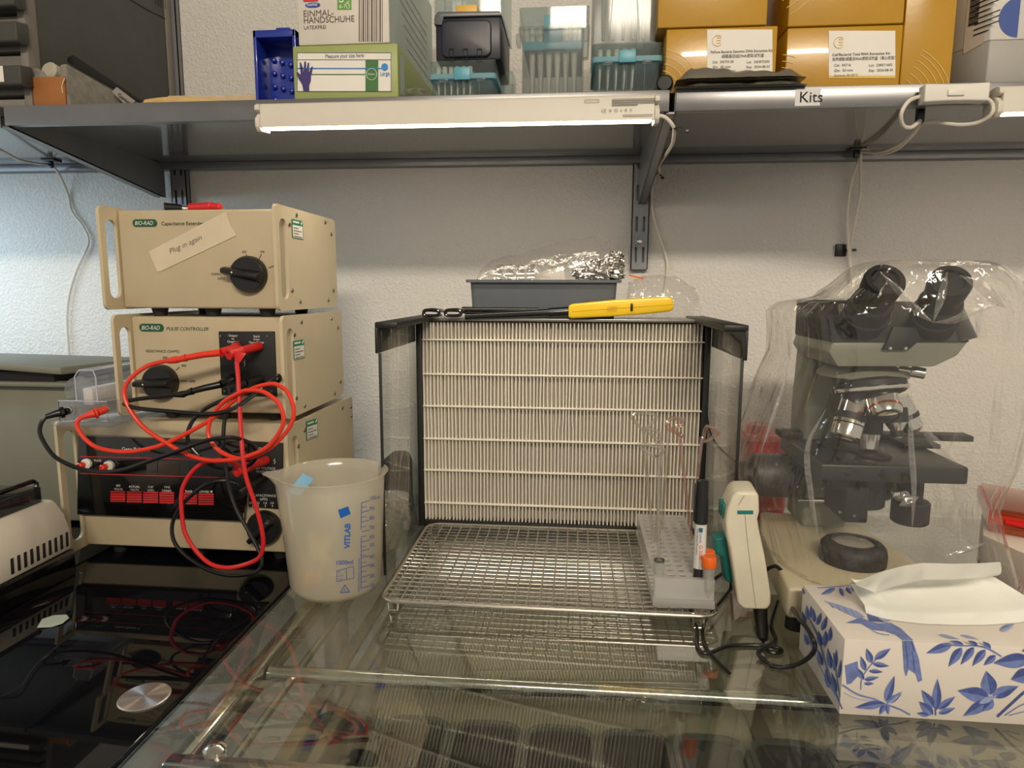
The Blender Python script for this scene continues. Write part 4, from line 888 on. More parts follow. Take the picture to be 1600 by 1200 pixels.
L3 = [(72, 651, .748), (65, 660, .744), (62, 674, .742), (68, 690, .740), (84, 712, .737), (108, 726, .734), (136, 735, .732), (170, 737, .730), (200, 732, .729), (240, 718, .727), (280, 704, .726), (317, 690, .726), (343, 685, .727), (365, 684, .732), (383, 689, .742), (397, 698, .752), (401, 712, .762), (390, 726, .770), (370, 732, .772), (343, 730, .770), (327, 725, .768), (309, 710, .766), (295, 692, .766), (294, 673, .766), (306, 651, .767), (327, 635, .769), (357, 622, .774), (385, 612, .782), (415, 604, .787), (436, 595, .782), (433, 587, .772), (410, 606, .758), (386, 625, .752), (365, 638, .748), (343, 645, .746), (317, 647, .745), (269, 643, .744), (223, 639, .744), (203, 635, .746), (194, 630, .748), (207, 625, .752), (237, 621, .758), (274, 617, .764)]
pa = MB().tube([at(364, 590, .815), at(359, 595, .792), at(350, 599, .785), at(344, 601, .780)], [.0058, .0060, .0058, .0050], 16)
pb = MB().tube([at(344, 601, .780), at(320, 606, .772), at(301, 611, .768)], [.0044, .0040, .0036], 14); pb.tube([at(301, 611, .768), at(292, 614, .767), at(286, 616, .766), at(274, 617, .765)], [.0046, .0034, .0044, .0030], 14)
pcb = MB().tube([at(72, 651, .748), at(85, 647, .753), at(94, 645, .757)], [.0032, .0042, .0052], 14); pcb.tube([at(94, 645, .757), at(100, 644, .760)], .0070, 16); pcb.tube([at(100, 644, .760), at(108, 641, .768)], .0046, 14)
lead('test_lead', 'long black lead looping between the clear chamber and the middle instrument', [at(*q) for q in L3], .0025, 'black_rubber', [('plug', pa, 'black_rubber'), ('strain_relief', pb, 'black_rubber'), ('chamber_plug', pcb, 'black_rubber')])
L4 = [(361, 617, .774), (357, 635, .768), (351, 657, .764), (349, 683, .760), (350, 715, .757), (355, 741, .755), (359, 765, .754), (369, 795, .750), (385, 824, .745), (401, 853, .740), (409, 875, .736), (404, 891, .734), (388, 897, .733), (359, 899, .735), (327, 891, .740), (295, 872, .744), (273, 848, .747), (269, 821, .750), (279, 797, .752), (300, 773, .754), (327, 755, .757), (353, 751, .762), (372, 756, .770)]
s1_ = stack_plug((407, 592, .812), (383, 599, .786), (361, 605, .774), 'black'); s1_.hexa([at(354, 600, .772), at(374, 603, .772), at(366, 618, .770), at(357, 618, .770), at(354, 600, .780), at(374, 603, .780), at(366, 618, .777), at(357, 618, .777)], .001)
s2_ = stack_plug((412, 744, .812), (392, 758, .786), (374, 770, .768), 'black')
lead('test_lead', 'black lead hanging in a low loop from the middle to the bottom instrument', [at(*q) for q in L4], .0024, 'black_rubber', [('stacking_plug', s1_, 'black_rubber'), ('stacking_plug', s2_, 'black_rubber')])

# ================================================================== things left of the stack
pm('machine_grey', (124, 123, 109), .5, var=.04); pm('machine_dark', (92, 91, 82), .55)
xr = -.748
t = thing('grey_machine', 'grey-green bench machine with a hinged lid behind the small white device', 'machine', (-.93, 1.02, 0))
MB().box(-1.15, xr, .93, 1.14, .004, .222, .004).build('body', 'machine_grey', t)
MB().box(-1.15, xr+.002, .915, 1.14, .214, .222, .003).build('front_sill', 'machine_grey', t)
za_, zb2, zb3 = at(0, 559, .905).z, at(72, 574, .905).z, at(132, 557, 1.12).z
MB().hexa([(-1.15, .905, za_), (xr+.004, .905, zb2-.011), (xr+.004, 1.13, .226), (-1.15, 1.13, .226), (-1.15, .905, za_+.012), (xr+.004, .905, zb2), (xr-.004, 1.12, zb3), (-1.15, 1.12, zb3+.006)], .003).build('lid', 'machine_grey', t)
MB().box(-1.14, xr-.02, .92, 1.12, .222, .236).build('slot', 'black_matte', t)
for fx, fy in ((-1.1, .96), (xr-.03, .96), (-1.1, 1.1), (xr-.03, 1.1)): MB().cyl((fx, fy, 0), (fx, fy, .006), .01, n=14).build('foot', 'dark_rubber', t)
# white device
pm('device_white', (208, 200, 186), .4, var=.02); clear('smoke', (.24, .24, .25), .04, rough=.04, f0=.06)
xs = -.629; yb_ = .758; yf_ = .575
t = thing('dry_bath', 'small white and black bench device with a smoked lid and side vents', 'device', (-.75, .66, 0))
MB().box(-.87, xs+.002, yf_, yb_+.002, 0, .034, .003).build('base', 'black_gloss', t)
prof = [(xs, .034), (xs, .060), (xs-.006, .080), (xs-.016, .094), (xs-.022, .098), (-.83, .098), (-.86, .088), (-.866, .060), (-.866, .034)]
MB().prism([Vector((a, yf_+.02, b)) for a, b in prof], (0, yb_-yf_-.02, 0), .003).build('housing', 'device_white', t)
MB().hexa([(-.866, yf_, .034), (xs, yf_, .034), (xs, yf_+.024, .034), (-.866, yf_+.024, .034), (-.862, yf_+.014, .060), (xs-.002, yf_+.014, .060), (xs-.022, yf_+.028, .098), (-.83, yf_+.028, .098)], .003).build('front_slope', 'device_white', t)
for k in range(10):
    yy = yb_-.008-.0092*k; zz = .040
    MB().hexa([(xs-.001, yy-.0022, zz), (xs+.0008, yy-.0022, zz), (xs+.0008, yy+.0018, zz), (xs-.001, yy+.0018, zz), (xs-.002, yy-.0012, zz+.018), (xs+.0006, yy-.0012, zz+.018), (xs+.0006, yy+.0028, zz+.018), (xs-.002, yy+.0028, zz+.018)], .0004).build('vent_slot', 'black_matte', t)
MB().box(-.835, xs-.024, yf_+.05, yb_-.012, .098, .118, .002).build('lid', 'smoke', t)
MB().box(-.80, xs-.034, yf_+.06, yb_-.02, .0985, .108, .001).build('block', 'black_matte', t)
MB().tube([Vector((xs-.030, yb_-.012, .098)), Vector((xs-.030, yb_-.012, .122)), Vector((xs-.034, yb_-.012, .124)), Vector((xs-.034, yf_+.055, .124))], .0028, 8).build('lid_handle', 'black_gloss', t)
# flat pale green piece on the black glass
pm('pale_green', (176, 190, 180), .6)
c = gz(84, 971, 0.0008); g = MB()
pts = [gz(x, y, .0006+.0012*((x*7+y*3) % 5)/5) for x, y in ((58, 981), (66, 968), (84, 962), (104, 961), (108, 966), (98, 974), (80, 980))]
g.prism(pts, (0, 0, .0006)); tag(g.build('green_piece', 'pale_green'), 'small pale green scrap lying on the black glass', 'scrap')
# ================================================================== filter unit
pm('pleat_white', (232, 226, 214), .8, var=.02); pm('frame_black', (20, 19, 18), .45); clear('side_glass', (.95, .96, .94), .0, rough=.01, f0=.05, gl=.55)
pm('plate_grey', (150, 146, 138), .25, .6)
FX0, FX1, FYF, FZ = -.236, .190, .978, .318
FYB = FYF+.085; CY = .792
t = thing('air_filter', 'black-framed pleated air filter with glass side panels in the middle of the bench', 'filter', (-.02, 1.0, 0))
px0, px1, pz0, pz1 = FX0+.0085, FX1-.0085, .010, FZ-.006
N_ = 77; mb = MB(); pts = []
rows = 26
def pleat(i, v):
    k, ph = divmod(i, 6); u = (k+[0, .14, .40, .54, .60, .94][ph])/N_
    d = [.003, .0, .0, .003, .018, .018][ph]
    x = px0+(px1-px0)*u
    wob = .0010*noise.noise(Vector((k*.9, v*4, 1.3)))+.0016*noise.noise(Vector((k*.25, v*2.2, 7)))*(v > .5)*(1 if .42 < u < .56 else .25)
    z = pz0+(pz1-pz0)*v
    return Vector((x+wob, FYF+.003+d, z))
nn = N_*6
vs = [pleat(i, j/(rows-1)) for j in range(rows) for i in range(nn+1)]
fs = [[j*(nn+1)+i, j*(nn+1)+i+1, (j+1)*(nn+1)+i+1, (j+1)*(nn+1)+i] for j in range(rows-1) for i in range(nn)]
MB().add(vs, fs).build('pleated_media', 'pleat_white', t, sharp=20)
for py in (533, 588, 639, 691, 741, 793):
    z = at(880, py, FYF).z; MB().box(px0, px1, FYF+.0006, FYF+.0080, z-.0011, z+.0011, .0006).build('glue_bead', 'pleat_white', t)
mb = MB(); mb.box(FX0, px0, FYF-.002, FYB, 0, FZ, .001).box(px1, FX1, FYF-.002, FYB, 0, FZ, .001).box(px0, px1, FYF-.002, FYB, 0, pz0, .001).box(px0, px1, FYF+.025, FYB, pz0, FZ-.004)
mb.build('frame', 'frame_black', t)
MB().box(FX0+.004, FX1-.004, FYF-.004, FYB, FZ-.004, FZ, .0006).build('top_plate', 'plate_grey', t)
for xx, sgn in ((FX0-.0005, -1), (FX1+.0005, 1)):
    xo = xx; xi = xx-sgn*.003
    MB().box(min(xo, xi), max(xo, xi), CY+.004, FYF-.002, .0005, FZ-.005, .0004).build('glass_panel', 'side_glass', t)
    a, b = (xx-.004, xx+.024) if sgn < 0 else (xx-.024, xx+.004)
    cz = MB().box(a, b, CY-.004, FYB-.002, FZ-.005, FZ+.0025, .0015)
    if sgn < 0: cz.box(xx-.004, xx-.0005, CY-.004, FYF+.002, FZ-.035, FZ-.004, .001)
    else: cz.box(xx+.0005, xx+.004, CY-.004, FYF+.002, FZ-.038, FZ-.004, .001); cz.prism([Vector((xx+.001, CY-.004, FZ-.005)), Vector((xx-.022, CY-.004, FZ-.005)), Vector((xx-.010, CY-.004, FZ-.008)), Vector((xx-.003, CY-.004, FZ-.016)), Vector((xx+.001, CY-.004, FZ-.036))], (0, .003, 0))
    cz.build('corner_rail', 'frame_black', t)
    MB().box(xx-.0016, xx+.0016, CY+.001, CY+.004, .0005, FZ-.035, .0004).build('edge_strip', 'frame_black', t)
ZF = FZ+.0026
# ------------------------------------------------------------------ things on the filter
pm('tray_grey', (82, 88, 96), .45)
Yt = .985; Tx0, Tx1, _, Tz1 = rect(727, 437, 971, 480, Yt); Tz0 = FZ+.0002
t = thing('grey_tray', 'dark grey plastic tray standing on top of the filter', 'tray', ((Tx0+Tx1)/2, 1.02, Tz0))
TY0, TY1 = Yt, Yt+.072; a = .006
def ring(z, e, r=.006): return rloop(Tx0+e, Tx1-e, TY0+e, TY1-e, r, 4, 'z', z)
mb = MB(); lv = [ring(Tz0, a+.003), ring(Tz1-.004, a), ring(Tz1-.004, 0), ring(Tz1, 0), ring(Tz1, a+.001), ring(Tz0+.003, a+.005)]
n_ = len(lv[0]); vs = [v for L in lv for v in L]; fs = [[i*n_+k, i*n_+(k+1) % n_, (i+1)*n_+(k+1) % n_, (i+1)*n_+k] for i in range(5) for k in range(n_)]
fs += [list(range(n_))[::-1], [5*n_+k for k in range(n_)]]
mb.add(vs, fs).build('tray_body', 'tray_grey', t)
clear('dish_clear', (.95, .95, .94), .10, rough=.04, f0=.11, gl=.95)
zc = Tz1+.004
for k, (px, tilt) in enumerate(((772, .18), (790, .12), (808, .08), (824, .04))):
    c = at(px, 436, Yt+.035); c.z = Tz1-.002
    d = thing('petri_dish', ['clear petri dish on edge in the tray, outermost of its row', 'clear petri dish on edge in the tray, second from the bag corner', 'clear petri dish on edge in the tray, third from the bag corner', 'clear petri dish on edge in the tray, next to the white card'][k], 'dish', c, 'petri dishes in the bag in the tray')
    r = .026; ax = Vector((1, 0, -tilt)).normalized()
    MB().lathe([(r, 0), (r, .009), (r-.001, .009), (r-.001, .001), (0, .001), (0, 0)], c+Vector((0, 0, .0)), ax, 32).build('base', 'dish_clear', d)
    MB().lathe([(r+.0012, .005), (r+.0012, .0118), (0, .0118), (0, .0110), (r+.0004, .0110), (r+.0004, .005)], c, ax, 32).build('lid', 'dish_clear', d)
tag(MB().hexa([at(835, 440, Yt+.03), at(884, 440, Yt+.03), at(884, 440, Yt+.031), at(835, 440, Yt+.031), at(838, 427, Yt+.025), at(880, 415, Yt+.025), at(880, 415, Yt+.026), at(838, 427, Yt+.026)]).build('white_card', 'paper_white'), 'small white card leaning in the tray between dishes and foil', 'card')
pm('foil_bright', (190, 187, 180), .2, 1, var=0, bump=.6, bscale=120, bdist=.003)
o = None
def foil(px, py, rx, ry, rz, seed):
    c = at(px, py, Yt+.034); rnd = Vector((seed, seed*2.3, 1))
    def fn(u, v):
        a = 2*PI*u; b = PI*(v-.5); d = Vector((math.cos(b)*math.cos(a), math.cos(b)*math.sin(a), math.sin(b)))
        k = .75+.45*abs(noise.noise(d*3+rnd))+.35*abs(noise.noise(d*8+rnd))
        return Vector((c.x+d.x*rx*k, c.y+d.y*ry*k, c.z+d.z*rz*k))
    return MB().grid(fn, 44, 26, cu=True)
fb = foil(938, 426, .034, .022, .020, 2); f2 = foil(962, 410, .013, .012, .016, 6); fb.add(f2.v, f2.f); f3 = foil(915, 424, .022, .016, .014, 9); fb.add(f3.v, f3.f)
tag(fb.build('foil_ball', 'foil_bright', sharp=8), 'crumpled silver foil lying in the tray on the filter', 'foil')
# clear bag over the dishes
clear('bag_film', (.97, .96, .95), .085, rough=.05, f0=.05, gl=.9, bump=.6, bscale=38, bdist=.006)
top = [(748, 437), (752, 420), (765, 408), (785, 401), (810, 396), (835, 389), (865, 380), (895, 374), (923, 369), (935, 372), (942, 380), (952, 374), (952, 392), (946, 402)]
def bagfn(u, v):
    f = u*(len(top)-1); i = min(int(f), len(top)-2); px = top[i][0]+(top[i+1][0]-top[i][0])*(f-i); py = top[i][1]+(top[i+1][1]-top[i][1])*(f-i)
    p = at(px, py, Yt+.035); s_ = math.sin(PI*v); zb = Tz1-.004
    h = max(p.z-zb, .002)
    z = zb+h*(s_**.55); y = Yt+.035-.031*math.cos(PI*v)*(1-.35*s_)
    w = .0022*noise.noise(Vector((u*14, v*7, 2)))+.0012*noise.noise(Vector((u*40, v*11, 5)))
    return Vector((p.x+w*.6, y+w, z+w*(1 if z > Tz1+.004 else 0)))
tag(MB().grid(bagfn, 64, 30).build('plastic_bag', 'bag_film', sharp=14), 'clear crinkled bag around the dishes in the grey tray', 'bag')
# lighter
pm('lighter_yellow', (238, 196, 20), .3, coat=.4, var=.03); pm('lighter_yellow_dark', (204, 160, 14), .4)
Yl = .965
def lt(px, py): return at(px, py, Yl)
t = thing('gas_lighter', 'long gas lighter with a yellow handle lying on the filter', 'lighter', lt(900, 490))
hp = [(888, 496), (888, 478), (893, 475), (960, 468.5), (1045, 463.5), (1051, 466), (1053, 474), (1053, 482), (1048, 486.5), (1000, 491.5), (950, 495), (893, 497.5)]
dz = max(0, ZF-min(lt(*q).z for q in hp)); ofs = Vector((0, 0, dz*0))
MB().prism([lt(*q)+ofs for q in hp], (0, .018, 0), .0035, 3).build('handle', 'lighter_yellow', t)
g = MB(); 
for k in range(6): g.box(lt(950+2.6*k, 480).x-.0004, lt(950+2.6*k, 480).x+.0004, Yl-.0012, Yl+.001, lt(955, 486).z, lt(955, 478).z)
g.tube([lt(893, 487), lt(960, 482), lt(1050, 476)], .00045, 5)
g.build('grip_ribs', 'lighter_yellow_dark', t)
q0, q1 = lt(985, 486), lt(989, 474); MB().box(q0.x, q1.x, Yl-.002, Yl+.003, q0.z, q1.z, .0008).build('trigger', 'black_plastic', t)
MB().tube([at(889, 487, Yl+.009), at(858, 489, Yl+.009)], .0075, 18).build('collar', 'black_gloss', t)
MB().tube([at(862, 488.5, Yl+.009), at(728, 495, Yl+.009)], [.0060, .0050], 18).tube([at(736, 494.6, Yl+.009), at(727, 495, Yl+.009)], .0056, 18).build('barrel', 'black_gloss', t)
# second black rod behind
t = thing('black_rod', 'thin dark metal rod lying behind the yellow lighter', 'rod', at(780, 484, .99))
MB().tube([at(722, 484.5, .995), at(842, 485.5, .995)], .0050, 14).build('shaft', 'black_gloss', t)
# scissor handles
t = thing('scissors', 'pair of scissors, dark finger loops facing out beside the lighter tip', 'scissors', at(690, 489, .99))
for px in (674, 708):
    lp = [at(px+14*math.copysign(abs(math.cos(q))**.6, math.cos(q))*.86, 489+4.6*math.copysign(abs(math.sin(q))**.6, math.sin(q)), .966) for q in [2*PI*k/24 for k in range(24)]]
    MB().tube(lp, .0026, 10, closed=True).build('finger_loop', 'black_gloss', t)
    c = at(px, 486, .99)
    MB().tube([at(px, 484, .968), at(px+18, 485.5, 1.0), at(700+.3*px-210, 486, 1.04)], [.003, .0025, .0015], 8, sm=3).build('blade', 'satin_steel', t)
# second clear bag with orange label
pm('orange_label', (214, 110, 36), .6)
t = thing('plastic_bag', 'clear crinkled bag with a torn orange label by the wall rail', 'bag', at(1030, 470, 1.04))
prof_ = [(978, 482, 474), (982, 478, 443), (1000, 482, 433), (1030, 484, 430), (1060, 484, 436), (1082, 482, 452), (1090, 478, 470)]
def bag2(u, v):
    f = u*(len(prof_)-1); i = min(int(f), len(prof_)-2); w = f-i; q = [prof_[i][k]+(prof_[i+1][k]-prof_[i][k])*w for k in range(3)]
    b = at(q[0], q[1], 1.035); tp_ = at(q[0], q[2], 1.035); s_ = math.sin(PI*v)
    nz = .004*noise.noise(Vector((u*9, v*6, 4)))+.002*noise.noise(Vector((u*25, v*14, 1)))
    zb = FZ+.0004
    return Vector((b.x+nz, 1.03-.030*math.cos(PI*v)*(1-.3*s_)+nz, zb+max(0, (tp_.z-zb))*(s_**.6)+abs(nz)*.8))
MB().grid(bag2, 48, 26).build('film', 'bag_film', t, sharp=14)
MB().hexa([at(981, 431, 1.03), at(1005, 437, 1.03), at(1005, 437, 1.0305), at(981, 431, 1.0305), at(983, 429, 1.03), at(1007, 434, 1.03), at(1007, 434, 1.0305), at(983, 429, 1.0305)]).build('label', 'orange_label', t)

# ================================================================== wire rack
ZR = .018
t = thing('wire_rack', 'chrome wire cooling rack standing in front of the filter', 'rack', (-.03, .81, 0))
RX0, RX1, RY0, RY1 = -.212, .155, .688, .938
fr_ = rloop(RX0, RX1, RY0, RY1, .020, 6, 'z', ZR)
MB().tube(fr_, .0024, 10, closed=True).build('outer_frame', 'wire_steel', t)
nx = 26; x = RX0
def sag(x_, y_): return -.0022*math.sin(PI*(x_-RX0)/(RX1-RX0))*math.sin(PI*(y_-RY0)/(RY1-RY0))
def inset(v, a, b, r=.02):
    d = min(v-a, b-v)
    return 0 if d >= r else r-math.sqrt(max(0, r*r-(r-d)**2))
for i in range(nx):
    x = RX0+.009+(RX1-RX0-.018)*i/(nx-1); e = inset(x, RX0, RX1)
    MB().tube([(x, RY0+e+(RY1-RY0-2*e)*k/6, ZR+.0012+sag(x, RY0+(RY1-RY0)*k/6)) for k in range(7)], .00105, 6).build('long_wire', 'wire_steel', t)
ny = 22
for j in range(ny):
    y = RY0+.008+(RY1-RY0-.016)*j/(ny-1); e = inset(y, RY0, RY1)
    MB().tube([(RX0+e+(RX1-RX0-2*e)*k/6, y, ZR-.0004+sag(RX0+(RX1-RX0)*k/6, y)) for k in range(7)], .00105, 6).build('cross_wire', 'wire_steel', t)
for fx, fy in ((RX0+.012, RY0+.012), (RX1-.02, RY0+.006), (RX0+.012, RY1-.012), (RX1-.012, RY1-.012)):
    MB().tube([(fx-.006, fy, ZR-.001), (fx-.005, fy, .0025), (fx+.005, fy, .0025), (fx+.006, fy, ZR-.001)], .0015, 8).build('foot', 'wire_steel', t)

# ================================================================== tube rack with its contents
clear('rack_plastic', (.90, .90, .89), .58, (.94, .93, .91), rough=.25, f0=.05, trans_l=.55)
TX0, TX1, TYA, TYB, TZ0 = .0875, .1515, .702, .912, ZR+.0026
t = thing('tube_rack', 'long white translucent tube rack on the corner of the wire rack', 'rack', ((TX0+TX1)/2, .81, TZ0))
MB().box(TX0-.001, TX1+.001, TYA-.002, TYB+.002, TZ0, TZ0+.009, .001).build('base_tray', 'rack_plastic', t)
holes = []
for j in range(15):
    for i in range(5): holes.append([Vector((TX0+.0075+.0122*i+.0041*math.cos(q), TYA+.010+.0135*j+.0041*math.sin(q), TZ0+.030)) for q in [2*PI*k/12 for k in range(12)]])
MB().holed([Vector((TX0, TYA, TZ0+.030)), Vector((TX1, TYA, TZ0+.030)), Vector((TX1, TYB, TZ0+.030)), Vector((TX0, TYB, TZ0+.030))], holes, (0, 0, .002)).build('hole_plate', 'rack_plastic', t)
MB().box(TX0, TX0+.0012, TYA, TYB, TZ0+.009, TZ0+.030).box(TX1-.0012, TX1, TYA, TYB, TZ0+.009, TZ0+.030).box(TX0, TX1, TYA, TYA+.0012, TZ0+.009, TZ0+.030).box(TX0, TX1, TYB-.0012, TYB, TZ0+.009, TZ0+.030).build('walls', 'rack_plastic', t)
# marker pen
pm('marker_label', (214, 212, 206), .35, var=0); pm('marker_teal', (40, 92, 112), .4, var=0)
A = at(1091.5, 912, .712); B = at(1098, 750, .722); A.z = max(A.z-.018, TZ0+.011)
t = thing('marker_pen', 'black capped marker pen standing in the tube rack', 'pen', A)
def along(f): return A+(B-A)*f
L_ = (B-A).length; f1 = .235; f2 = .62
MB().cyl(A, along(f1), .0058, .0060, 24, bev=.0006).build('end_plug', 'black_plastic', t)
bd = MB().cyl(along(f1), along(f2), .0064, n=32).build('barrel', 'marker_label', t)
MB().cyl(along(f2), B, .0072, .0066, 28, bev=.0010).hexa([along(f2+.02)+Vector((-.0085, -.002, 0)), along(f2+.02)+Vector((-.0055, -.002, 0)), along(f2+.02)+Vector((-.0055, .002, 0)), along(f2+.02)+Vector((-.0085, .002, 0)), along(.97)+Vector((-.0085, -.002, 0)), along(.97)+Vector((-.0055, -.002, 0)), along(.97)+Vector((-.0055, .002, 0)), along(.97)+Vector((-.0085, .002, 0))], .0006).build('cap', 'black_plastic', t)
dn = (A-B).normalized(); frt = Vector((-.16, -1, 0)).normalized(); sd = dn.cross(frt).normalized()
def wrap_text(s, f, off, cap, mat, nm, bold=.005):
    vs, fs = glyphs(s, bold, 0, 'LEFT'); k = cap/.69; r = .0066; out = []
    for q in vs:
        a = (q.y*k+off)/r; p = along(f)+dn*(q.x*k); out.append(p+frt*math.cos(a)*r+sd*-math.sin(a)*r)
    MB().add(out, fs).build(nm, mat, bd)
wrap_text('G-3205', .45, -.0010, .0036, 'red_print', 'lettering', .005); wrap_text('MARKER', .565, -.0012, .0022, 'blue_print', 'lettering'); wrap_text('Twin Marker Permanent', .59, -.0044, .0020, 'black_print', 'lettering', 0); wrap_text('TWIN/POINT', .36, -.001, .0020, 'black_print', 'lettering', 0)
MB().hexa([along(f2-.055)+frt*.0064+sd*-.002, along(f2-.02)+frt*.0064+sd*-.002, along(f2-.02)+frt*.0068+sd*-.002, along(f2-.055)+frt*.0068+sd*-.002, along(f2-.055)+frt*.0064+sd*.002, along(f2-.02)+frt*.0064+sd*.002, along(f2-.02)+frt*.0068+sd*.002, along(f2-.055)+frt*.0068+sd*.002]).build('badge', 'marker_teal', bd)
# orange-capped tubes
pm('cap_orange', (236, 104, 24), .4)
clear('tube_clear', (.94, .94, .93), .26, rough=.08, f0=.05)
for k, (px, py, Y, lab) in enumerate(((1108, 877, .706, 'clear tube with an orange cap at the front corner of the tube rack'), (1106, 868, .722, 'orange-capped clear tube behind the other orange cap'))):
    c = at(px, py, Y); zc_ = c.z
    u = thing('sample_tube', lab, 'tube', (c.x, c.y, TZ0+.010), 'orange capped tubes in the rack')
    MB().lathe([(0, TZ0+.010), (.004, TZ0+.011), (.0062, TZ0+.020), (.0066, zc_-.004), (.0058, zc_-.004), (.0054, TZ0+.020), (0, TZ0+.013)], (c.x, c.y, 0), n=24).build('body', 'tube_clear', u)
    m_ = MB(); n = 40
    def cap_r(i): return .0076+(.0002 if i % 2 else -.0002)
    m_.lathe([(.0074, zc_-.006), (.0077, zc_-.005), (.0077, zc_+.004), (.0070, zc_+.0055), (0, zc_+.0055)], (c.x, c.y, 0), n=40); m_.build('cap', 'cap_orange', u)
c = at(1030, 882, .712)
u = thing('small_vial', 'small clear open vial with a grey rim in the tube rack', 'vial', (c.x, c.y, TZ0+.010))
zt_ = at(1030, 874, .712).z
MB().lathe([(0, TZ0+.011), (.0052, TZ0+.012), (.0055, zt_), (.0047, zt_), (.0044, TZ0+.014), (0, TZ0+.014)], (c.x, c.y, 0), n=24).build('body', 'tube_clear', u)
MB().lathe([(.0058, zt_-.002), (.0058, zt_), (.0044, zt_), (.0044, zt_-.002)], (c.x, c.y, 0), n=24, close=True).build('rim', 'bin_rim', u)
# glass spreaders
clear('rod_glass', (.84, .82, .77), .16, (.95, .93, .86), rough=.04, f0=.12, gl=1.0)
clear('rod_glass_red', (.88, .74, .70), .14, (.90, .62, .56), rough=.04, f0=.12, gl=1.0)
def spreader(pts, label, Y, mat='rod_glass'):
    P = [at(p[0], p[1], Y+(p[2] if len(p) > 2 else 0)) for p in pts]
    P[0].z = max(P[0].z, TZ0+.010)
    t = thing('glass_spreader', label, 'spreader', P[0], 'bent glass spreaders in the tube rack')
    MB().tube(P, .0021, 10, sm=5).build('rod', mat, t); return t
spreader([(1030, 878), (1029, 800), (1028.5, 720), (1027, 712), (1036, 706, -.004), (1033, 700, -.006), (1003, 694, -.004), (1001, 699), (1024, 714, .004)], 'glass rod with a low triangular loop, its foot at the grey-rimmed vial', .712)
spreader([(1020, 845, .01), (1011, 740), (1006, 676), (1003, 670), (989, 655, -.006), (989, 648, -.008), (1005, 646, -.004), (1022, 647.5), (1024, 655, .002), (1009, 671, .004), (1006, 676, .005)], 'glass rod whose large triangular loop stands highest', .775)
spreader([(1024, 850, .02), (1031, 760), (1034, 700), (1030, 690), (1010, 672, -.006), (1012, 669, -.006), (1030, 676, -.002), (1034, 684), (1026, 694, .005)], 'glass rod with a middle loop crossing the tallest one', .79)
spreader([(1081, 842, .0), (1072, 770), (1063, 688), (1065, 681), (1044, 670, -.004), (1042, 662, -.005), (1050, 653, -.002), (1064, 658), (1066, 664), (1052, 668, .004), (1066, 684, .004)], 'reddish glass rod with its loop above the marker pen cap', .80, 'rod_glass_red')
spreader([(1087, 830, .02), (1090, 750), (1096, 690), (1099, 684), (1102, 670, -.004), (1108, 666, -.006), (1121, 674, -.004), (1120, 679), (1106, 688, .003), (1099, 690, .004)], 'glass rod rising behind the marker pen', .76, 'rod_glass_red')
spreader([(1033, 835, .03), (1040, 740), (1044, 680), (1046, 672), (1060, 664, -.002), (1066, 660, -.002), (1064, 654), (1048, 656, .003), (1043, 664, .003)], 'glass rod with its loop touching the reddish one', .83)

# ================================================================== beaker
m, nt, p = newmat('pp_plastic'); nt.nodes.remove(p); N = nt.nodes.new; L = nt.links.new; out = nt.nodes['Material Output']
MATS['pp_plastic'] = m
bpy.data.materials.remove(m)
clear('pp_plastic', (.95, .93, .86), .43, (.97, .94, .85), rough=.16, f0=.05, gl=.6, trans_l=.6)
BCX, BCY = -.2865, .758
t = thing('measuring_beaker', 'translucent 1000 ml plastic beaker with a blue scale on the bench edge', 'beaker', (BCX, BCY, 0))
ztop = at(520, 737, BCY).z
rb, rt_ = .0545, .0615
n = 64; prof = [(0, .0006), (rb-.012, .0006), (rb-.004, .003), (rb, .011), (rt_-.0015, ztop-.012), (rt_, ztop-.004), (rt_+.0035, ztop), (rt_+.0020, ztop+.0006), (rt_-.0018, ztop-.004), (rt_-.0035, ztop-.012), (rb-.002, .011), (rb-.006, .0045), (0, .003)]
sp_dir = math.radians(197)
def bfn(i, k):
    r, z = prof[i]; q = 2*PI*k/n; d = abs((q-sp_dir+PI) % (2*PI)-PI)
    ex = math.exp(-(d/.20)**2)*max(0, min(1, (z-(ztop-.020))/.020))
    rr = r+ex*.016 if r > .04 else r
    return Vector((BCX+rr*math.cos(q), BCY+rr*math.sin(q), z+ex*.002))
vs = [bfn(i, k) for i in range(len(prof)) for k in range(n)]; fs = [[i*n+k, i*n+(k+1) % n, (i+1)*n+(k+1) % n, (i+1)*n+k] for i in range(len(prof)-1) for k in range(n)]
MB().add(vs, fs).build('body', 'pp_plastic', t, sharp=50)
pm('scale_blue', (34, 84, 168), .5, var=0)
def onb(px, py):
    d = ray(px, py); o = Vector((0, 0, CAM_H))-Vector((BCX, BCY, 0))
    r = rb+.004
    for _ in range(4):
        a = d.x**2+d.y**2; b = 2*(o.x*d.x+o.y*d.y); c = o.x**2+o.y**2-(r+.0005)**2
        disc = b*b-4*a*c
        tt = (-b-math.sqrt(max(disc, 0)))/(2*a); P = Vector((0, 0, CAM_H))+d*tt
        zz = min(max(P.z, .011), ztop-.012); r = rb+(rt_-.0015-rb)*(zz-.011)/(ztop-.023)
    return P
def bline(g, a, b, w, n=6):
    P = [onb(a[0]+(b[0]-a[0])*k/n, a[1]+(b[1]-a[1])*k/n) for k in range(n+1)]; g.tube(P, w, 5, flat=1)
def btext(g, s, px, py, cap_px, ang=0, bold=.005, wide=1.0):
    vs, fs = glyphs(s, bold, 0, 'LEFT'); k = cap_px/.69; a = math.radians(ang)
    g.add([onb(px+(q.x*k*wide)*math.cos(a)-(q.y*k)*math.sin(a), py-((q.x*k*wide)*math.sin(a)+(q.y*k)*math.cos(a))) for q in vs], fs)
g = MB()
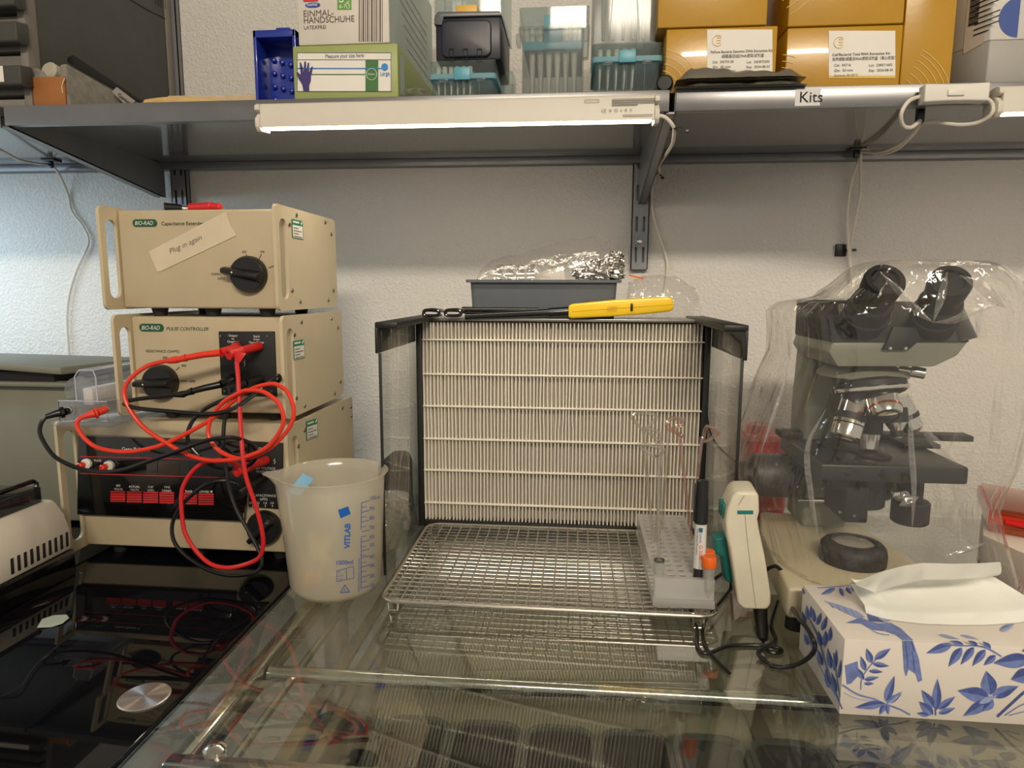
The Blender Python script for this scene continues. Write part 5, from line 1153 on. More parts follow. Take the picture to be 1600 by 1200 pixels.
bline(g, (565, 786), (564, 828), .0004, 8); bline(g, (564.5, 840), (564, 920), .0004, 10)
for k in range(10):
    y = 785.5+15.2*k if k < 4 else [847, 861, 872, 886, 902, 919][k-4]
    dy = -3.2
    bline(g, (565, y), (577, y+dy), .00035)
    if k < 9: bline(g, (565, y+7.6), (572.5, y+6.2), .0003)
for s, y in (('1000 ml', 782), ('900', 797.5), ('800', 812.5), ('700', 827.5), ('600', 842), ('500', 855), ('400', 873), ('300', 887), ('200', 903), ('100', 918)): btext(g, s, 578, y, 5.6, 10, wide=.62)
btext(g, '1000ml', 524, 883, 6.6, 4, .012); btext(g, 'APPROXIMATE VOLUMES', 562, 925, 2.6, 89.5, .003, 1.25)
for a, b in (((526, 892), (552, 885)), ((526, 909), (553, 903)), ((526, 892), (526, 909)), ((552, 885), (553, 903)), ((541, 888), (542, 906))): bline(g, a, b, .00032)
btext(g, 'PP', 528, 896, 2.6, 8); btext(g, '135°C', 528, 901.5, 2.6, 8); btext(g, 'MAX', 528, 907, 2.6, 8)
for a, b in (((539, 914), (532, 926)), ((532, 926), (546, 925)), ((546, 925), (539, 914))): bline(g, a, b, .00045)
btext(g, '5', 536.8, 924, 4.4)
g.build('scale_print', 'scale_blue', t)
pm('logo_blue', (20, 96, 190), .5, var=0)
g = MB(); nq = 5; c4 = [(528, 797), (544, 791), (548, 803), (532, 810)]
vs = []
for i in range(nq+1):
    for j in range(nq+1):
        u, v = i/nq, j/nq; x_ = (c4[0][0]*(1-u)+c4[1][0]*u)*(1-v)+(c4[3][0]*(1-u)+c4[2][0]*u)*v; y_ = (c4[0][1]*(1-u)+c4[1][1]*u)*(1-v)+(c4[3][1]*(1-u)+c4[2][1]*u)*v; vs.append(onb(x_, y_))
g.add(vs, [[i*(nq+1)+j, (i+1)*(nq+1)+j, (i+1)*(nq+1)+j+1, i*(nq+1)+j+1] for i in range(nq) for j in range(nq)])
btext(g, 'VITLAB', 546.5, 857, 8.6, 88.5, .03, .98)
g.build('logo_print', 'logo_blue', t)
# scraps in the beaker
pm('scrap_cream', (226, 206, 164), .6); clear('scrap_clear', (.93, .92, .88), .35, (.9, .87, .78), rough=.12, f0=.08); pm('sachet_blue', (120, 172, 206), .35); pm('scrap_amber', (232, 176, 96), .4)
def bscr(name, px, py, rx, rz, mat, seed, label, group=None, Y=BCY-.02):
    c = at(px, py, Y); rnd = Vector((seed, seed*1.3, 2))
    def fn(u, v):
        a = u-.5; b = v-.5
        k = noise.noise(Vector((u*2.3, v*2.3, seed)))
        p = Vector((c.x+a*2*rx*(1+.25*noise.noise(Vector((v*3, seed, 0)))), c.y+.012*k+.006*b, c.z+b*2*rz*(1+.25*noise.noise(Vector((u*3, seed, 4))))+.006*noise.noise(Vector((u*3, v*3, seed+3)))))
        p.z = max(p.z, .0065)
        rr = math.hypot(p.x-BCX, p.y-BCY); mx = .046
        if rr > mx: p.x = BCX+(p.x-BCX)*mx/rr; p.y = BCY+(p.y-BCY)*mx/rr
        return p
    g = MB().grid(fn, 12, 12); g.v += [v+Vector((0, .0008, 0)) for v in g.v]; n0 = len(g.v)//2; f0 = len(g.f); g.f += [[i+n0 for i in f][::-1] for f in g.f]; g.m += [0]*f0
    return tag(g.build(name, mat, sharp=15), label, 'scrap', group)
bscr('film_scrap', 499, 858, .014, .018, 'scrap_cream', 1, 'cream folded scrap standing in the beaker', 'scraps in the beaker', BCY-.012)
bscr('film_scrap', 493, 884, .022, .014, 'scrap_cream', 5, 'wide cream scrap low in the beaker', 'scraps in the beaker', BCY)
bscr('film_scrap', 488, 904, .012, .006, 'scrap_amber', 9, 'amber shiny scrap low in the beaker', 'scraps in the beaker', BCY-.035)
bscr('film_scrap', 520, 915, .030, .012, 'scrap_clear', 13, 'clear scrap lying on the bottom of the beaker', 'scraps in the beaker', BCY-.02)
bscr('film_scrap', 474, 920, .018, .010, 'scrap_clear', 17, 'clear crumpled scrap by the spout side of the beaker', 'scraps in the beaker', BCY-.02)
bscr('film_scrap', 535, 880, .016, .022, 'scrap_clear', 21, 'tall clear wrapper scrap leaning in the beaker', 'scraps in the beaker', BCY+.01)
A = at(462, 768, BCY-.016); B = at(482, 744, BCY+.002); C_ = at(490, 800, BCY)
uu = (B-A); w_ = Vector((.006, .002, -.004))
P0 = A-uu*.25
t = tag(MB().hexa([P0-w_, P0+w_, P0+w_+Vector((0, .0015, 0)), P0-w_+Vector((0, .0015, 0)), B-w_, B+w_, B+w_+Vector((0, .0015, 0)), B-w_+Vector((0, .0015, 0))], .0004).build('blue_sachet', 'sachet_blue'), 'narrow pale blue sachet sticking up in the beaker', 'sachet')

# ================================================================== things behind the beaker
t = thing('power_adapter', 'black plastic housing against the wall behind the beaker', 'adapter', (-.30, 1.10, 0))
Y0 = 1.085
MB().prism([at(x, y, Y0) for x, y in ((590, 815), (590, 728), (598, 719), (617, 718), (625, 722), (630, 735), (631, 815))][::-1], (0, .07, 0), .004).build('body', 'black_matte', t)
zb_ = 0.0; MB().box(at(592, 812, Y0).x, at(629, 812, Y0).x, Y0+.005, Y0+.06, 0, at(600, 812, Y0).z, .003).build('foot', 'black_matte', t)
g = MB()
for k in range(5): q = at(598, 770+6*k, Y0-.001); g.box(q.x, q.x+.016, Y0-.001, Y0+.002, q.z, q.z+.0018)
g.build('vent_slots', 'black_gloss', t)
c = gz(603, 858, 0)
t = thing('plastic_cup', 'clear cup wrapped in crinkled film behind the beaker', 'cup', (-.262, .885, 0))
MB().lathe([(0, .002), (.018, .001), (.020, .004), (.024, .062), (.0225, .062), (.019, .006), (0, .006)], (-.262, .885, 0), n=28).build('cup_body', 'tube_clear', t)
MB().lathe([(.0185, .004), (.0195, .016), (0, .016)], (-.262, .885, 0), n=24).build('contents', 'yellow_sheet', t)
crumple('wrap_film', (-.260, .885, .040), .030, .030, .042, 'film', 8, parent=t, base=.0005)
for k in range(4):
    zz = .0004+.0135*k
    d = thing('petri_dish', ['lowest clear petri dish of the stack beside the filter glass', 'second clear petri dish from the bottom beside the filter glass', 'third clear petri dish from the bottom beside the filter glass', 'topmost clear petri dish of the stack beside the filter glass'][k], 'dish', (-.272, .955, zz), 'petri dishes stacked behind the beaker')
    MB().lathe([(0, zz), (.026, zz), (.026, zz+.011), (.025, zz+.011), (.025, zz+.001), (0, zz+.001)], (-.272, .955, 0), n=32).build('base', 'dish_clear', d)
    MB().lathe([(.0272, zz+.006), (.0272, zz+.013), (0, zz+.013), (0, zz+.0122), (.0264, zz+.0122), (.0264, zz+.006)], (-.272, .955, 0), n=32).build('lid', 'dish_clear', d)
# ================================================================== corded white gun
pm('gun_white', (216, 209, 188), .4, var=.05); pm('teal_plastic', (10, 116, 110), .4)
Yg_ = .712
t = thing('sealing_gun', 'white pistol-shaped hand tool with teal trigger standing by the tube rack', 'tool', at(1178, 957, .735))
gp_ = [(1152, 768.5), (1183, 769), (1186, 776), (1187, 800), (1184, 812), (1186, 826), (1196, 872), (1205, 930), (1205, 945), (1199, 954), (1162, 953), (1152, 944), (1147, 905), (1140, 858), (1135, 838), (1133, 815), (1136, 796), (1145, 776)]
P_ = [at(x, y, Yg_) for x, y in gp_]
mb = MB().prism(P_, (.004, .046, 0), .013, 6)
mb.build('body', 'gun_white', t)
MB().hexa([at(1152, 803.5, Yg_-.0008), at(1177, 803.5, Yg_-.0008), at(1177, 803.5, Yg_+.002), at(1152, 803.5, Yg_+.002), at(1152, 797.5, Yg_-.0008), at(1177, 797.5, Yg_-.0008), at(1177, 797.5, Yg_+.002), at(1152, 797.5, Yg_+.002)], .0004).build('indicator', 'teal_plastic', t)
MB().tube([at(1164, 804, Yg_-.0001), at(1166, 830, Yg_-.0001), at(1172, 880, Yg_-.0001), at(1181, 950, Yg_-.0001)], .0003, 5).tube([at(1154, 789, Yg_-.0001), at(1163, 774, Yg_-.0001)], .0003, 5).build('seam', 'grey_print', t)
g = MB()
for k in range(3): g.box(at(1134, 800, Yg_+.01).x-.0028, at(1134, 800, Yg_+.01).x+.004, Yg_+.012+.009*k, Yg_+.017+.009*k, at(1134, 812, Yg_+.01).z, at(1134, 790, Yg_+.01).z, .0006)
g.build('side_vents', 'teal_plastic', t)
Yt_ = .735
MB().prism([at(x, y, Yt_) for x, y in ((1117, 842), (1140, 838), (1150, 905), (1147, 911), (1134, 910), (1129, 872), (1118, 866))], (0, .022, 0), .003, 3).build('trigger', 'teal_plastic', t)
MB().tube([at(1188, 950, .722), at(1190, 975, .706), at(1192, 1003, .680)], [.0078, .0068, .0052], 16).build('strain_relief', 'black_rubber', t)
g = MB()
for k in range(7):
    q = at(1190.3+.25*k, 980+3.4*k, .703-.0032*k); d = Vector((.1, -1, -.55)).normalized(); g.lathe([(.0066-.0002*k, -.0006), (.0072-.0002*k, 0), (.0066-.0002*k, .0006)], q, d, 16)
g.build('relief_rings', 'black_rubber', t)
zc_ = .0022
MB().tube([at(1192, 1002, .681), gz(1195, 1014, zc_), gz(1210, 1020, zc_), gz(1222, 1017, zc_), gz(1212, 1011, .006), gz(1185, 1008, zc_), gz(1140, 1009, zc_), gz(1112, 1019, zc_), gz(1096, 1019, zc_), gz(1089, 1007, zc_), gz(1089, 982, zc_), gz(1081, 966, zc_), gz(1080, 950, zc_), gz(1090, 925, zc_), gz(1130, 895, zc_)], .0020, 8, sm=6).build('cord', 'black_rubber', t)
t = thing('power_lead', 'black cord arching from behind the white gun over the tissue box side', 'cord', at(1196, 892, .765))
MB().tube([at(1188, 900, .775), at(1196, 892, .765), at(1205, 886, .755), at(1215, 886, .745), at(1228, 903, .735), at(1235, 940, .715), gx(1245, 962, .222), gx(1262, 983, .2215), gx(1273, 1006, .2210), gx(1270, 1020, .2205), gx(1256, 1033, .217), gz(1230, 1042, .004), gz(1206, 1040, zc_), gz(1192, 1030, zc_), gz(1185, 1020, .006), gz(1200, 1010, .006), gz(1212, 1000, .004), gz(1205, 975, zc_), gz(1215, 940, zc_)], .0022, 8, sm=6).build('cable', 'black_rubber', t)
t = thing('power_lead', 'black cord running under the corner of the wire rack', 'cord', gz(1120, 945, zc_))
MB().tube([gz(1148, 908, zc_), gz(1138, 925, zc_), gz(1120, 947, zc_), gz(1104, 966, zc_), gz(1098, 985, zc_), gz(1102, 1010, zc_), gz(1120, 1032, zc_), gz(1140, 1052, zc_)], .0018, 8, sm=6).build('cable', 'black_rubber', t)
t = thing('power_lead', 'thin dark cord hanging on the wall past the filter side glass', 'cord', at(1105, 640, 1.2))
MB().tube([at(1100, 560, 1.205), at(1104, 640, 1.205), at(1112, 680, 1.205), at(1130, 705, 1.205), at(1150, 722, 1.203), at(1159, 745, 1.2), at(1162, 775, 1.19), at(1165, 830, 1.16)], .0013, 8, sm=6).build('cable', 'black_rubber', t)

# ================================================================== microscope
pm('scope_cream', (200, 190, 162), .4, var=.03); pm('scope_green', (132, 134, 120), .4, var=.04); pm('scope_black', (20, 20, 22), .55); pm('scope_grey', (56, 56, 58), .45); pm('copper', (176, 104, 70), .25, 1, var=0); pm('stage_black', (34, 34, 34), .4)
MX = .325
t = thing('microscope', 'cream and black binocular microscope standing under a clear dust cover', 'microscope', (MX, .82, 0))
base = [(.224, .690), (.392, .700), (.392, .80), (.374, .93), (.262, .945), (.240, .86)]
MB().prism([Vector((a, b, .019)) for a, b in base], (0, 0, .033), .004, 3).build('base', 'scope_cream', t)
for a, b in ((.240, .71), (.375, .72), (.36, .91), (.275, .92)): MB().cyl((a, b, 0), (a, b, .0195), .011, .010, 18).build('foot', 'dark_rubber', t)
arm = [(.885, .05), (.955, .05), (.965, .20), (.955, .30), (.90, .345), (.80, .345), (.80, .315), (.86, .30), (.895, .26), (.90, .18)]
MB().prism([Vector((.300, a, b)) for a, b in arm], (.055, 0, 0), .006, 3).build('arm', 'scope_green', t)
Ys_ = .785
MB().prism([at(x, y, Ys_) for x, y in ((1302, 532), (1295, 550), (1309, 573), (1460, 573), (1496, 556), (1512, 536), (1511, 530))], (0, .13, 0), .002).build('head', 'scope_green', t)
MB().hexa([at(1299, 535, Ys_-.003), at(1516, 535, Ys_-.003), at(1516, 535, Ys_)+Vector((0, .13, 0)), at(1299, 535, Ys_)+Vector((0, .13, 0)),
           at(1283, 469, .825), at(1503, 474, .825), at(1503, 474, .825)+Vector((0, .09, 0)), at(1283, 469, .825)+Vector((0, .09, 0))], .002).build('prism_housing', 'scope_black', t)
MB().hexa([at(1500, 535, Ys_-.004), at(1528, 527, Ys_-.004), at(1528, 527, Ys_+.10), at(1500, 535, Ys_+.10), at(1480, 478, .822), at(1503, 474, .822), at(1503, 474, .90), at(1480, 478, .90)], .002).build('side_flap', 'scope_grey', t)
MB().prism([at(x, y, Ys_-.006) for x, y in ((1396, 510), (1432, 512), (1440, 530), (1420, 547), (1380, 547), (1386, 535))], (0, .006, 0), .001).build('hinge_plate', 'scope_black', t)
for px, py in ((1391, 545), (1415, 545)): MB().lathe([(.0022, 0), (.0016, .0012), (0, .0012)], at(px, py-1, Ys_-.0062), (0, -1, 0), 12).build('screw', 'chrome', t)
for a, b, tip, nm in (((1343, 508), (1364, 470), (1384, 436), 'l'), ((1455, 508), (1470, 472), (1486, 438), 'r')):
    A = at(*a, .80); B = at(*b, .765); Ct = at(*tip, .735)
    e = MB().cyl(A, B, .0235, .0215, 32, bev=.001).cyl(A.lerp(B, .35), A.lerp(B, .55), .0250, n=32, bev=.001)
    eo = e.build('eyepiece_tube', 'scope_black', t)
    e = MB(); ax = Ct-B; h = ax.length; e.lathe([(.0175, 0), (.0175, h*.3), (.0190, h*.34), (.0205, h*.9), (.0190, h), (.0140, h), (.0130, h-.004), (0, h-.004)], B, ax, 32); e.build('eyepiece', 'scope_black', t)
cx = at(1352, 590, .83)
MB().lathe([(.050, .0), (.050, .004), (.044, .009), (.030, .014), (0, .014)][::1], (cx.x, .84, at(1352, 588, .83).z), n=40).build('turret_ring', 'scope_green', t)
nz = at(1361, 604, .80); nax = Vector((.10, -.22, -1)).normalized()
MB().lathe([(.018, -.010), (.036, -.006), (.037, 0), (.0375, .004), (.034, .008), (.020, .014), (0, .016)], nz, nax, 40, mi=0).build('nosepiece', 'scope_black', t)
MB().lathe([(.0380, .0005), (.0388, .0015), (.0388, .0045), (.0378, .0055)], nz, nax, 40, close=True).build('nosepiece_ring', 'chrome', t)
q0, q1 = at(1404, 577, .81), at(1446, 584, .80)
MB().cyl(q0, q0.lerp(q1, .5), .0045, n=18).cyl(q0.lerp(q1, .45), q1, .0065, n=22, bev=.0008).build('clamp_knob', 'chrome', t)
def objective(a, Ya, b, Yb_, prof, rings=()):
    A = at(*a, Ya); B = at(*b, Yb_); h = (B-A).length
    o = MB().lathe([(r, f*h) for r, f in prof]+[(0, prof[-1][1]*h)], A, B-A, 28).build('objective', 'chrome', t)
    for f0, f1, r, mat in rings:
        MB().lathe([(r-.0008, f0*h), (r, f0*h+.0004), (r, f1*h-.0004), (r-.0008, f1*h)], A, B-A, 28, close=True).build('ring', mat, o)
    return o
objective((1340, 612), .80, (1319, 688), .785, [(.0125, 0), (.0150, .1), (.0155, .55), (.0165, .6), (.0160, .92), (.0110, 1.0)], [(.46, .60, .0170, 'scope_black'), (.66, .69, .0170, 'scope_black'), (.945, .99, .0145, 'scope_black')])
objective((1362, 618), .835, (1357, 700), .83, [(.011, 0), (.013, .2), (.0135, .55), (.0125, .6), (.0115, 1.0)], [(.1, .72, .0142, 'scope_black')])
objective((1374, 607), .79, (1386, 652), .765, [(.0135, 0), (.0170, .08), (.0172, .8), (.0150, .95), (.0085, 1.0)], [(.68, .76, .0178, 'copper'), (.97, 1.0, .0130, 'scope_black')])
objective((1396, 622), .83, (1402, 684), .82, [(.012, 0), (.0130, .3), (.0125, .6), (.0070, .8), (.0050, 1.0)], [(.25, .62, .0138, 'scope_black'), (.80, .98, .0068, 'scope_black')])
objective((1404, 620), .85, (1428, 674), .845, [(.011, 0), (.0125, .3), (.0125, .9), (.008, 1.0)], [(.5, .62, .0135, 'scope_black')])
SX0, SX1 = .277, .436
MB().box(SX0, SX1, .772, .925, .146, .166, .003, 3).build('stage', 'stage_black', t)
g = MB().prism([gz(x, y, .1665) for x, y in ((1268, 690), (1300, 688), (1345, 699), (1376, 706), (1394, 717), (1380, 720), (1350, 716), (1335, 707), (1290, 700))], (0, 0, .003), .0006); g.build('slide_clip', 'scope_black', t)
MB().cyl((.408, .835, .098), (.408, .835, .147), .0125, n=28, bev=.001).cyl((.408, .835, .080), (.408, .835, .108), .021, n=36, bev=.002).build('stage_drive_knob', 'scope_black', t)
MB().box(SX0-.006, at(1518, 690, .91).x, .905, .930, .1665, .174, .001).box(SX1-.03, SX1+.014, .86, .912, .1662, .172, .001).build('slide_carrier', 'scope_black', t)
MB().box(.318, .345, .80, .87, .088, .147, .003).box(.300, .362, .80, .86, .128, .147, .004).build('condenser_bracket', 'scope_black', t)
MB().cyl((.352, .835, .100), (.352, .835, .147), .024, n=32, bev=.002).build('condenser', 'scope_black', t)
MB().prism([Vector((.375, a, b)) for a, b in ((.82, .146), (.90, .146), (.90, .095), (.86, .095))], (.012, 0, 0), .001).build('stage_support', 'scope_black', t)
for px, py in ((1313, 800), (1335, 806)): MB().lathe([(.0022, 0), (.0016, .001), (0, .001)], at(px, py, .7995), (0, -1, 0), 12).build('screw', 'chrome', t)
MB().cyl((.288, .82, .108), (.300, .82, .108), .004, n=14).cyl((.270, .82, .108), (.290, .82, .108), .0022, n=10).build('condenser_lever', 'chrome', t)
for xa, xb in ((.236, .302), (.353, .410)):
    MB().cyl((xa, .905, .115), (xb, .905, .115), .029, n=40, bev=.002).build('coarse_knob', 'scope_grey', t)
    e = xa-.014 if xa < .3 else xb+.014
    MB().cyl((xa if xa < .3 else xb, .905, .115), (e, .905, .115), .018, n=32, bev=.0015).build('fine_knob', 'scope_black', t)
lz = gz(1330, 878, .052); lc = Vector((.320, .775, .052))
MB().lathe([(.0355, 0), (.0360, .010), (.0345, .018), (.0310, .022), (.0230, .024), (.0225, .021), (0, .021)], lc, n=44).build('lamp_collar', 'scope_black', t)
pm('lens_grey', (150, 146, 136), .15, coat=.5)
MB().lathe([(.0225, .0212), (.018, .0235), (0, .0245)], lc, n=36).build('field_lens', 'lens_grey', t)
# dust cover
clear('cover_film', (.975, .965, .945), .045, (.95, .92, .87), rough=.06, f0=.045, gl=.85, bump=1.0, bscale=26, bdist=.012, stretch=(1, 1, .45), trans_l=.6)
rows_ = [(409, 1360, 1470, .74, .80), (412, 1345, 1500, .725, .83), (420, 1335, 1522, .715, .85), (440, 1318, 1552, .71, .88), (465, 1296, 1570, .708, .91), (474, 1245, 1576, .707, .935), (490, 1229, 1581, .706, .95), (520, 1234, 1582, .705, .96), (560, 1234, 1581, .703, .965), (600, 1218, 1579, .701, .968), (650, 1200, 1572, .699, .97), (700, 1181, 1559, .696, .97), (740, 1168, 1536, .693, .972), (765, 1170, 1523, .690, .972), (800, 1180, 1528, .686, .97), (840, 1190, 1540, .682, .97), (872, 1198, 1548, .680, .965), (893, 1206, 1546, .680, .96)]
def cover(u, v):
    f = v*(len(rows_)-1); i = min(int(f), len(rows_)-2); w = f-i
    py, xl, xr_, ya, yb = [rows_[i][k]+(rows_[i+1][k]-rows_[i][k])*w for k in range(5)]
    Ym = .80; L0 = at(xl, py, Ym); R0 = at(xr_, py, Ym); z = (L0.z+R0.z)/2; z = max(z, .0545-.03*max(0, v-.93))
    q = 2*PI*u; ca, sa = math.cos(q), math.sin(q); e = .62
    cx_ = (L0.x+R0.x)/2; hx = (R0.x-L0.x)/2; cy = (ya+yb)/2; hy = (yb-ya)/2
    x = cx_+hx*math.copysign(abs(ca)**e, ca); y = cy+hy*math.copysign(abs(sa)**e, sa)
    d = Vector((ca, sa, 0)); s_ = .35+.65*min(1, v*2.2)
    cr = abs(noise.noise(Vector((ca*4.5+7, sa*4.5, z*8+2)))); cr2 = abs(noise.noise(Vector((ca*9, sa*9+1, z*5))))
    wv = .0060*(.35-cr)+.0036*(.3-cr2)+.0030*noise.noise(Vector((ca*3.2+1, sa*3.2, z*7)))+.0034*noise.noise(Vector((ca*7, sa*7+3, z*9)))+.0016*noise.noise(Vector((ca*16, sa*16, z*12)))
    lf = max(0, min(1, .5-ca*1.2)); wv += lf*(.0035*(.25-abs(noise.noise(Vector((ca*16, sa*16, z*2.5)))))+.0005*noise.noise(Vector((ca*30, sa*30, z*4))))
    k = wv*s_*1.1
    return Vector((x+d.x*k, y+d.y*k, z+(.0028*noise.noise(Vector((x*40, y*40, 1))) if v < .3 else 0)))
mb = MB().grid(cover, 240, 90, cu=True)
n0 = len(mb.v); mb.v.append(sum((mb.v[i] for i in range(240)), Vector())/240+Vector((0, 0, .001))); mb.f += [[i, n0, (i+1) % 240] for i in range(240)]; mb.m += [0]*240
t = thing('dust_cover', 'clear wrinkled plastic dust cover draped over the microscope', 'cover', (MX, .82, .054))
mb.build('film', 'cover_film', t, sharp=25)
# folds of the cover: added strips of milkier, glossier film for bright highlight lines
clear('crease_highlight', (.96, .95, .93), .10, (.95, .92, .87), rough=.22, f0=.20, gl=.9, bump=1.0, bscale=90, bdist=.004)
def highlight_fold(pts, w=.004, name='highlight_fold'):
    g = MB(); P = catmull([at(*p) for p in pts], 8); vs = []; fs = []
    for i, p in enumerate(P):
        d = (P[min(i+1, len(P)-1)]-P[max(i-1, 0)]).normalized(); s_ = d.cross(Vector((0, -1, 0))).normalized(); k = w*math.sin(PI*min(1, max(.05, i/(len(P)-1))))
        vs += [p-s_*k, p+Vector((0, -k*.9, 0)), p+s_*k]
    for i in range(len(P)-1): fs += [[i*3, i*3+1, i*3+4, i*3+3], [i*3+1, i*3+2, i*3+5, i*3+4]]
    g.add(vs, fs).build(name, 'crease_highlight', t, sharp=20)
highlight_fold([(1375, 425, .712), (1405, 455, .709), (1435, 487, .707), (1458, 504, .705)]); highlight_fold([(1458, 504, .705), (1490, 500, .707), (1525, 485, .715), (1565, 475, .735)])
highlight_fold([(1480, 425, .715), (1472, 460, .708), (1458, 504, .705)]); highlight_fold([(1430, 655, .699), (1455, 685, .696), (1480, 710, .694), (1498, 728, .692)], .005)
highlight_fold([(1424, 600, .700), (1423, 680, .697), (1428, 760, .690), (1425, 830, .684)], .003); highlight_fold([(1500, 430, .73), (1530, 445, .72), (1555, 468, .725), (1572, 482, .735)], .006)
highlight_fold([(1392, 768, .690), (1404, 778, .688), (1414, 772, .688), (1426, 780, .688)], .004); highlight_fold([(1405, 790, .689), (1420, 784, .688), (1436, 776, .689)], .005); highlight_fold([(1235, 560, .722), (1222, 610, .715), (1205, 660, .712), (1188, 710, .71)], .002); highlight_fold([(1555, 600, .72), (1552, 650, .72), (1546, 700, .72)], .002); highlight_fold([(1345, 420, .735), (1322, 442, .73), (1300, 468, .73)], .0016)
highlight_fold([(1480, 868, .683), (1515, 858, .684), (1540, 848, .69)], .003)
highlight_fold([(1290, 640, .700), (1262, 700, .697), (1268, 780, .689), (1282, 860, .683)], .003); highlight_fold([(1500, 770, .69), (1496, 810, .686), (1500, 850, .683)], .003)

# ================================================================== tissue box
pm('tissue_card', (222, 214, 204), .42, coat=.15, var=.02); pm('tissue_paper', (226, 226, 218), .9, var=.02)
pm('flora_dark', (70, 84, 146), .5, var=.25, vscale=160); pm('flora_mid', (108, 124, 178), .5, var=.2, vscale=160); pm('flora_light', (150, 162, 202), .5, var=.12, vscale=160)
KX0, KX1, KY0, KY1, KZ = .2295, .50, .558, .665, .0685
t = thing('tissue_box', 'white tissue box printed with blue birds and leaves at the bench corner', 'box', (.36, .61, 0))
outl = [Vector((KX0, KY0, 0)), Vector((KX1, KY0, 0)), Vector((KX1, KY1, 0)), Vector((KX0, KY1, 0)), Vector((KX0-.0045, KY1-.025, 0)), Vector((KX0-.0055, (KY0+KY1)/2, 0)), Vector((KX0-.0035, KY0+.02, 0))]
MB().hexa([(KX0, KY0, 0), (KX1, KY0, 0), (KX1, KY1, 0), (KX0, KY1, 0), (KX0, KY0, KZ), (KX1, KY0, KZ), (KX1, KY1, KZ), (KX0, KY1, KZ)], .0008).build('carton', 'tissue_card', t)
FR = lambda o: (lambda x, y: at(x, y, KY0-.0003-o)); TP = lambda o: (lambda x, y: gz(x, y, KZ+.0003+o)); LF = lambda o: (lambda x, y: gx(x, y, KX0-.0003-o))
FL = {FR: MB(), TP: MB(), LF: MB()}
lay = [0]
def flat(mi, pts, pl):
    lay[0] = (lay[0]+1) % 24; P = [pl(lay[0]*.00002)(x, y) for x, y in pts]
    FL[pl].poly(P, mi)
def leaf(x0, y0, x1, y1, w, pl=FR, a=0, b=1, curve=0):
    dx, dy = x1-x0, y1-y0; L_ = math.hypot(dx, dy); nx_, ny_ = -dy/L_, dx/L_; up = []; dn = []; md = []
    for k in range(11):
        f = k/10; h = w*math.sin(PI*f**.8)*(1-.25*f); c = curve*math.sin(PI*f)
        mx, my = x0+dx*f+nx_*c, y0+dy*f+ny_*c; up.append((mx+nx_*h, my+ny_*h)); dn.append((mx-nx_*h, my-ny_*h)); md.append((mx, my))
    flat(a, up+md[::-1][1:-1], pl); flat(b, md+dn[::-1][1:-1], pl)
def stem(pts, w, pl=FR, mi=0):
    P = [Vector((x, y, 0)) for x, y in pts]; P = catmull(P, 5)
    for i in range(len(P)-1):
        d = (P[i+1]-P[i]); d.normalize(); n_ = Vector((-d.y, d.x, 0))*w
        flat(mi, [(P[i]+n_)[:2], (P[i+1]+n_)[:2], (P[i+1]-n_)[:2], (P[i]-n_)[:2]], pl)
# front face
flat(1, [(1320, 1040), (1340, 1033), (1342, 1055), (1330, 1068), (1323, 1070)], FR)
stem([(1345, 1078), (1347, 1060), (1360, 1040), (1385, 1015)], .9, FR, 1)
for q in ((1362, 1036, 1354, 1013, 6), (1367, 1030, 1392, 1013, 6), (1364, 1037, 1390, 1041, 4.5), (1358, 1048, 1380, 1050, 3.8), (1350, 1062, 1374, 1058, 4), (1350, 1068, 1366, 1068, 3.2), (1352, 1048, 1345, 1025, 5), (1350, 1062, 1337, 1042, 5)): leaf(*q)
stem([(1316, 1070), (1340, 1085), (1365, 1092), (1383, 1100), (1405, 1108), (1422, 1117)], 1.3, FR, 1); stem([(1318, 1082), (1340, 1092), (1372, 1096)], .6, FR, 2)
for q in ((1384, 1096, 1398, 1056, 7), (1382, 1099, 1335, 1106, 7), (1385, 1098, 1409, 1084, 6), (1383, 1101, 1374, 1117, 5), (1386, 1101, 1388, 1117, 4)): leaf(*q)
leaf(1386, 1100, 1410, 1080, 4, FR, 2, 1)
for q in ((1463, 1110, 1465, 1060, 8), (1459, 1106, 1440, 1078, 8), (1458, 1117, 1436, 1096, 8), (1466, 1108, 1493, 1088, 6), (1467, 1115, 1493, 1106, 5), (1452, 1118, 1432, 1114, 4)): leaf(*q)
stem([(1462, 1118), (1462, 1100), (1464, 1080)], 1, FR, 0)
stem([(1472, 1006), (1500, 1009), (1525, 1009), (1545, 1014), (1565, 1026)], 1.2, FR, 1)
for q in ((1488, 1007, 1447, 1021, 8), (1503, 1012, 1482, 1042, 8), (1522, 1011, 1501, 1039, 7), (1540, 1015, 1519, 1041, 7), (1556, 1024, 1537, 1040, 6), (1506, 1008, 1484, 1001, 4), (1528, 1009, 1512, 1001, 4), (1548, 1014, 1535, 1002, 5)): leaf(*q)
leaf(1610, 1030, 1552, 1036, 13); leaf(1612, 1052, 1580, 1062, 13); leaf(1620, 1010, 1597, 1018, 7)
stem([(1558, 1120), (1580, 1100), (1600, 1082), (1620, 1068)], 2.2, FR, 0); stem([(1570, 1118), (1592, 1104), (1606, 1098)], .8, FR, 1); stem([(1576, 1118), (1600, 1112)], .8, FR, 1)
for q in ((1548, 1086, 1541, 1048, 14), (1546, 1090, 1496, 1079, 13), (1550, 1088, 1592, 1072, 10), (1545, 1096, 1505, 1119, 10), (1552, 1094, 1535, 1112, 9)): leaf(*q)
leaf(1530, 1099, 1560, 1086, 5, FR, 2, 2)
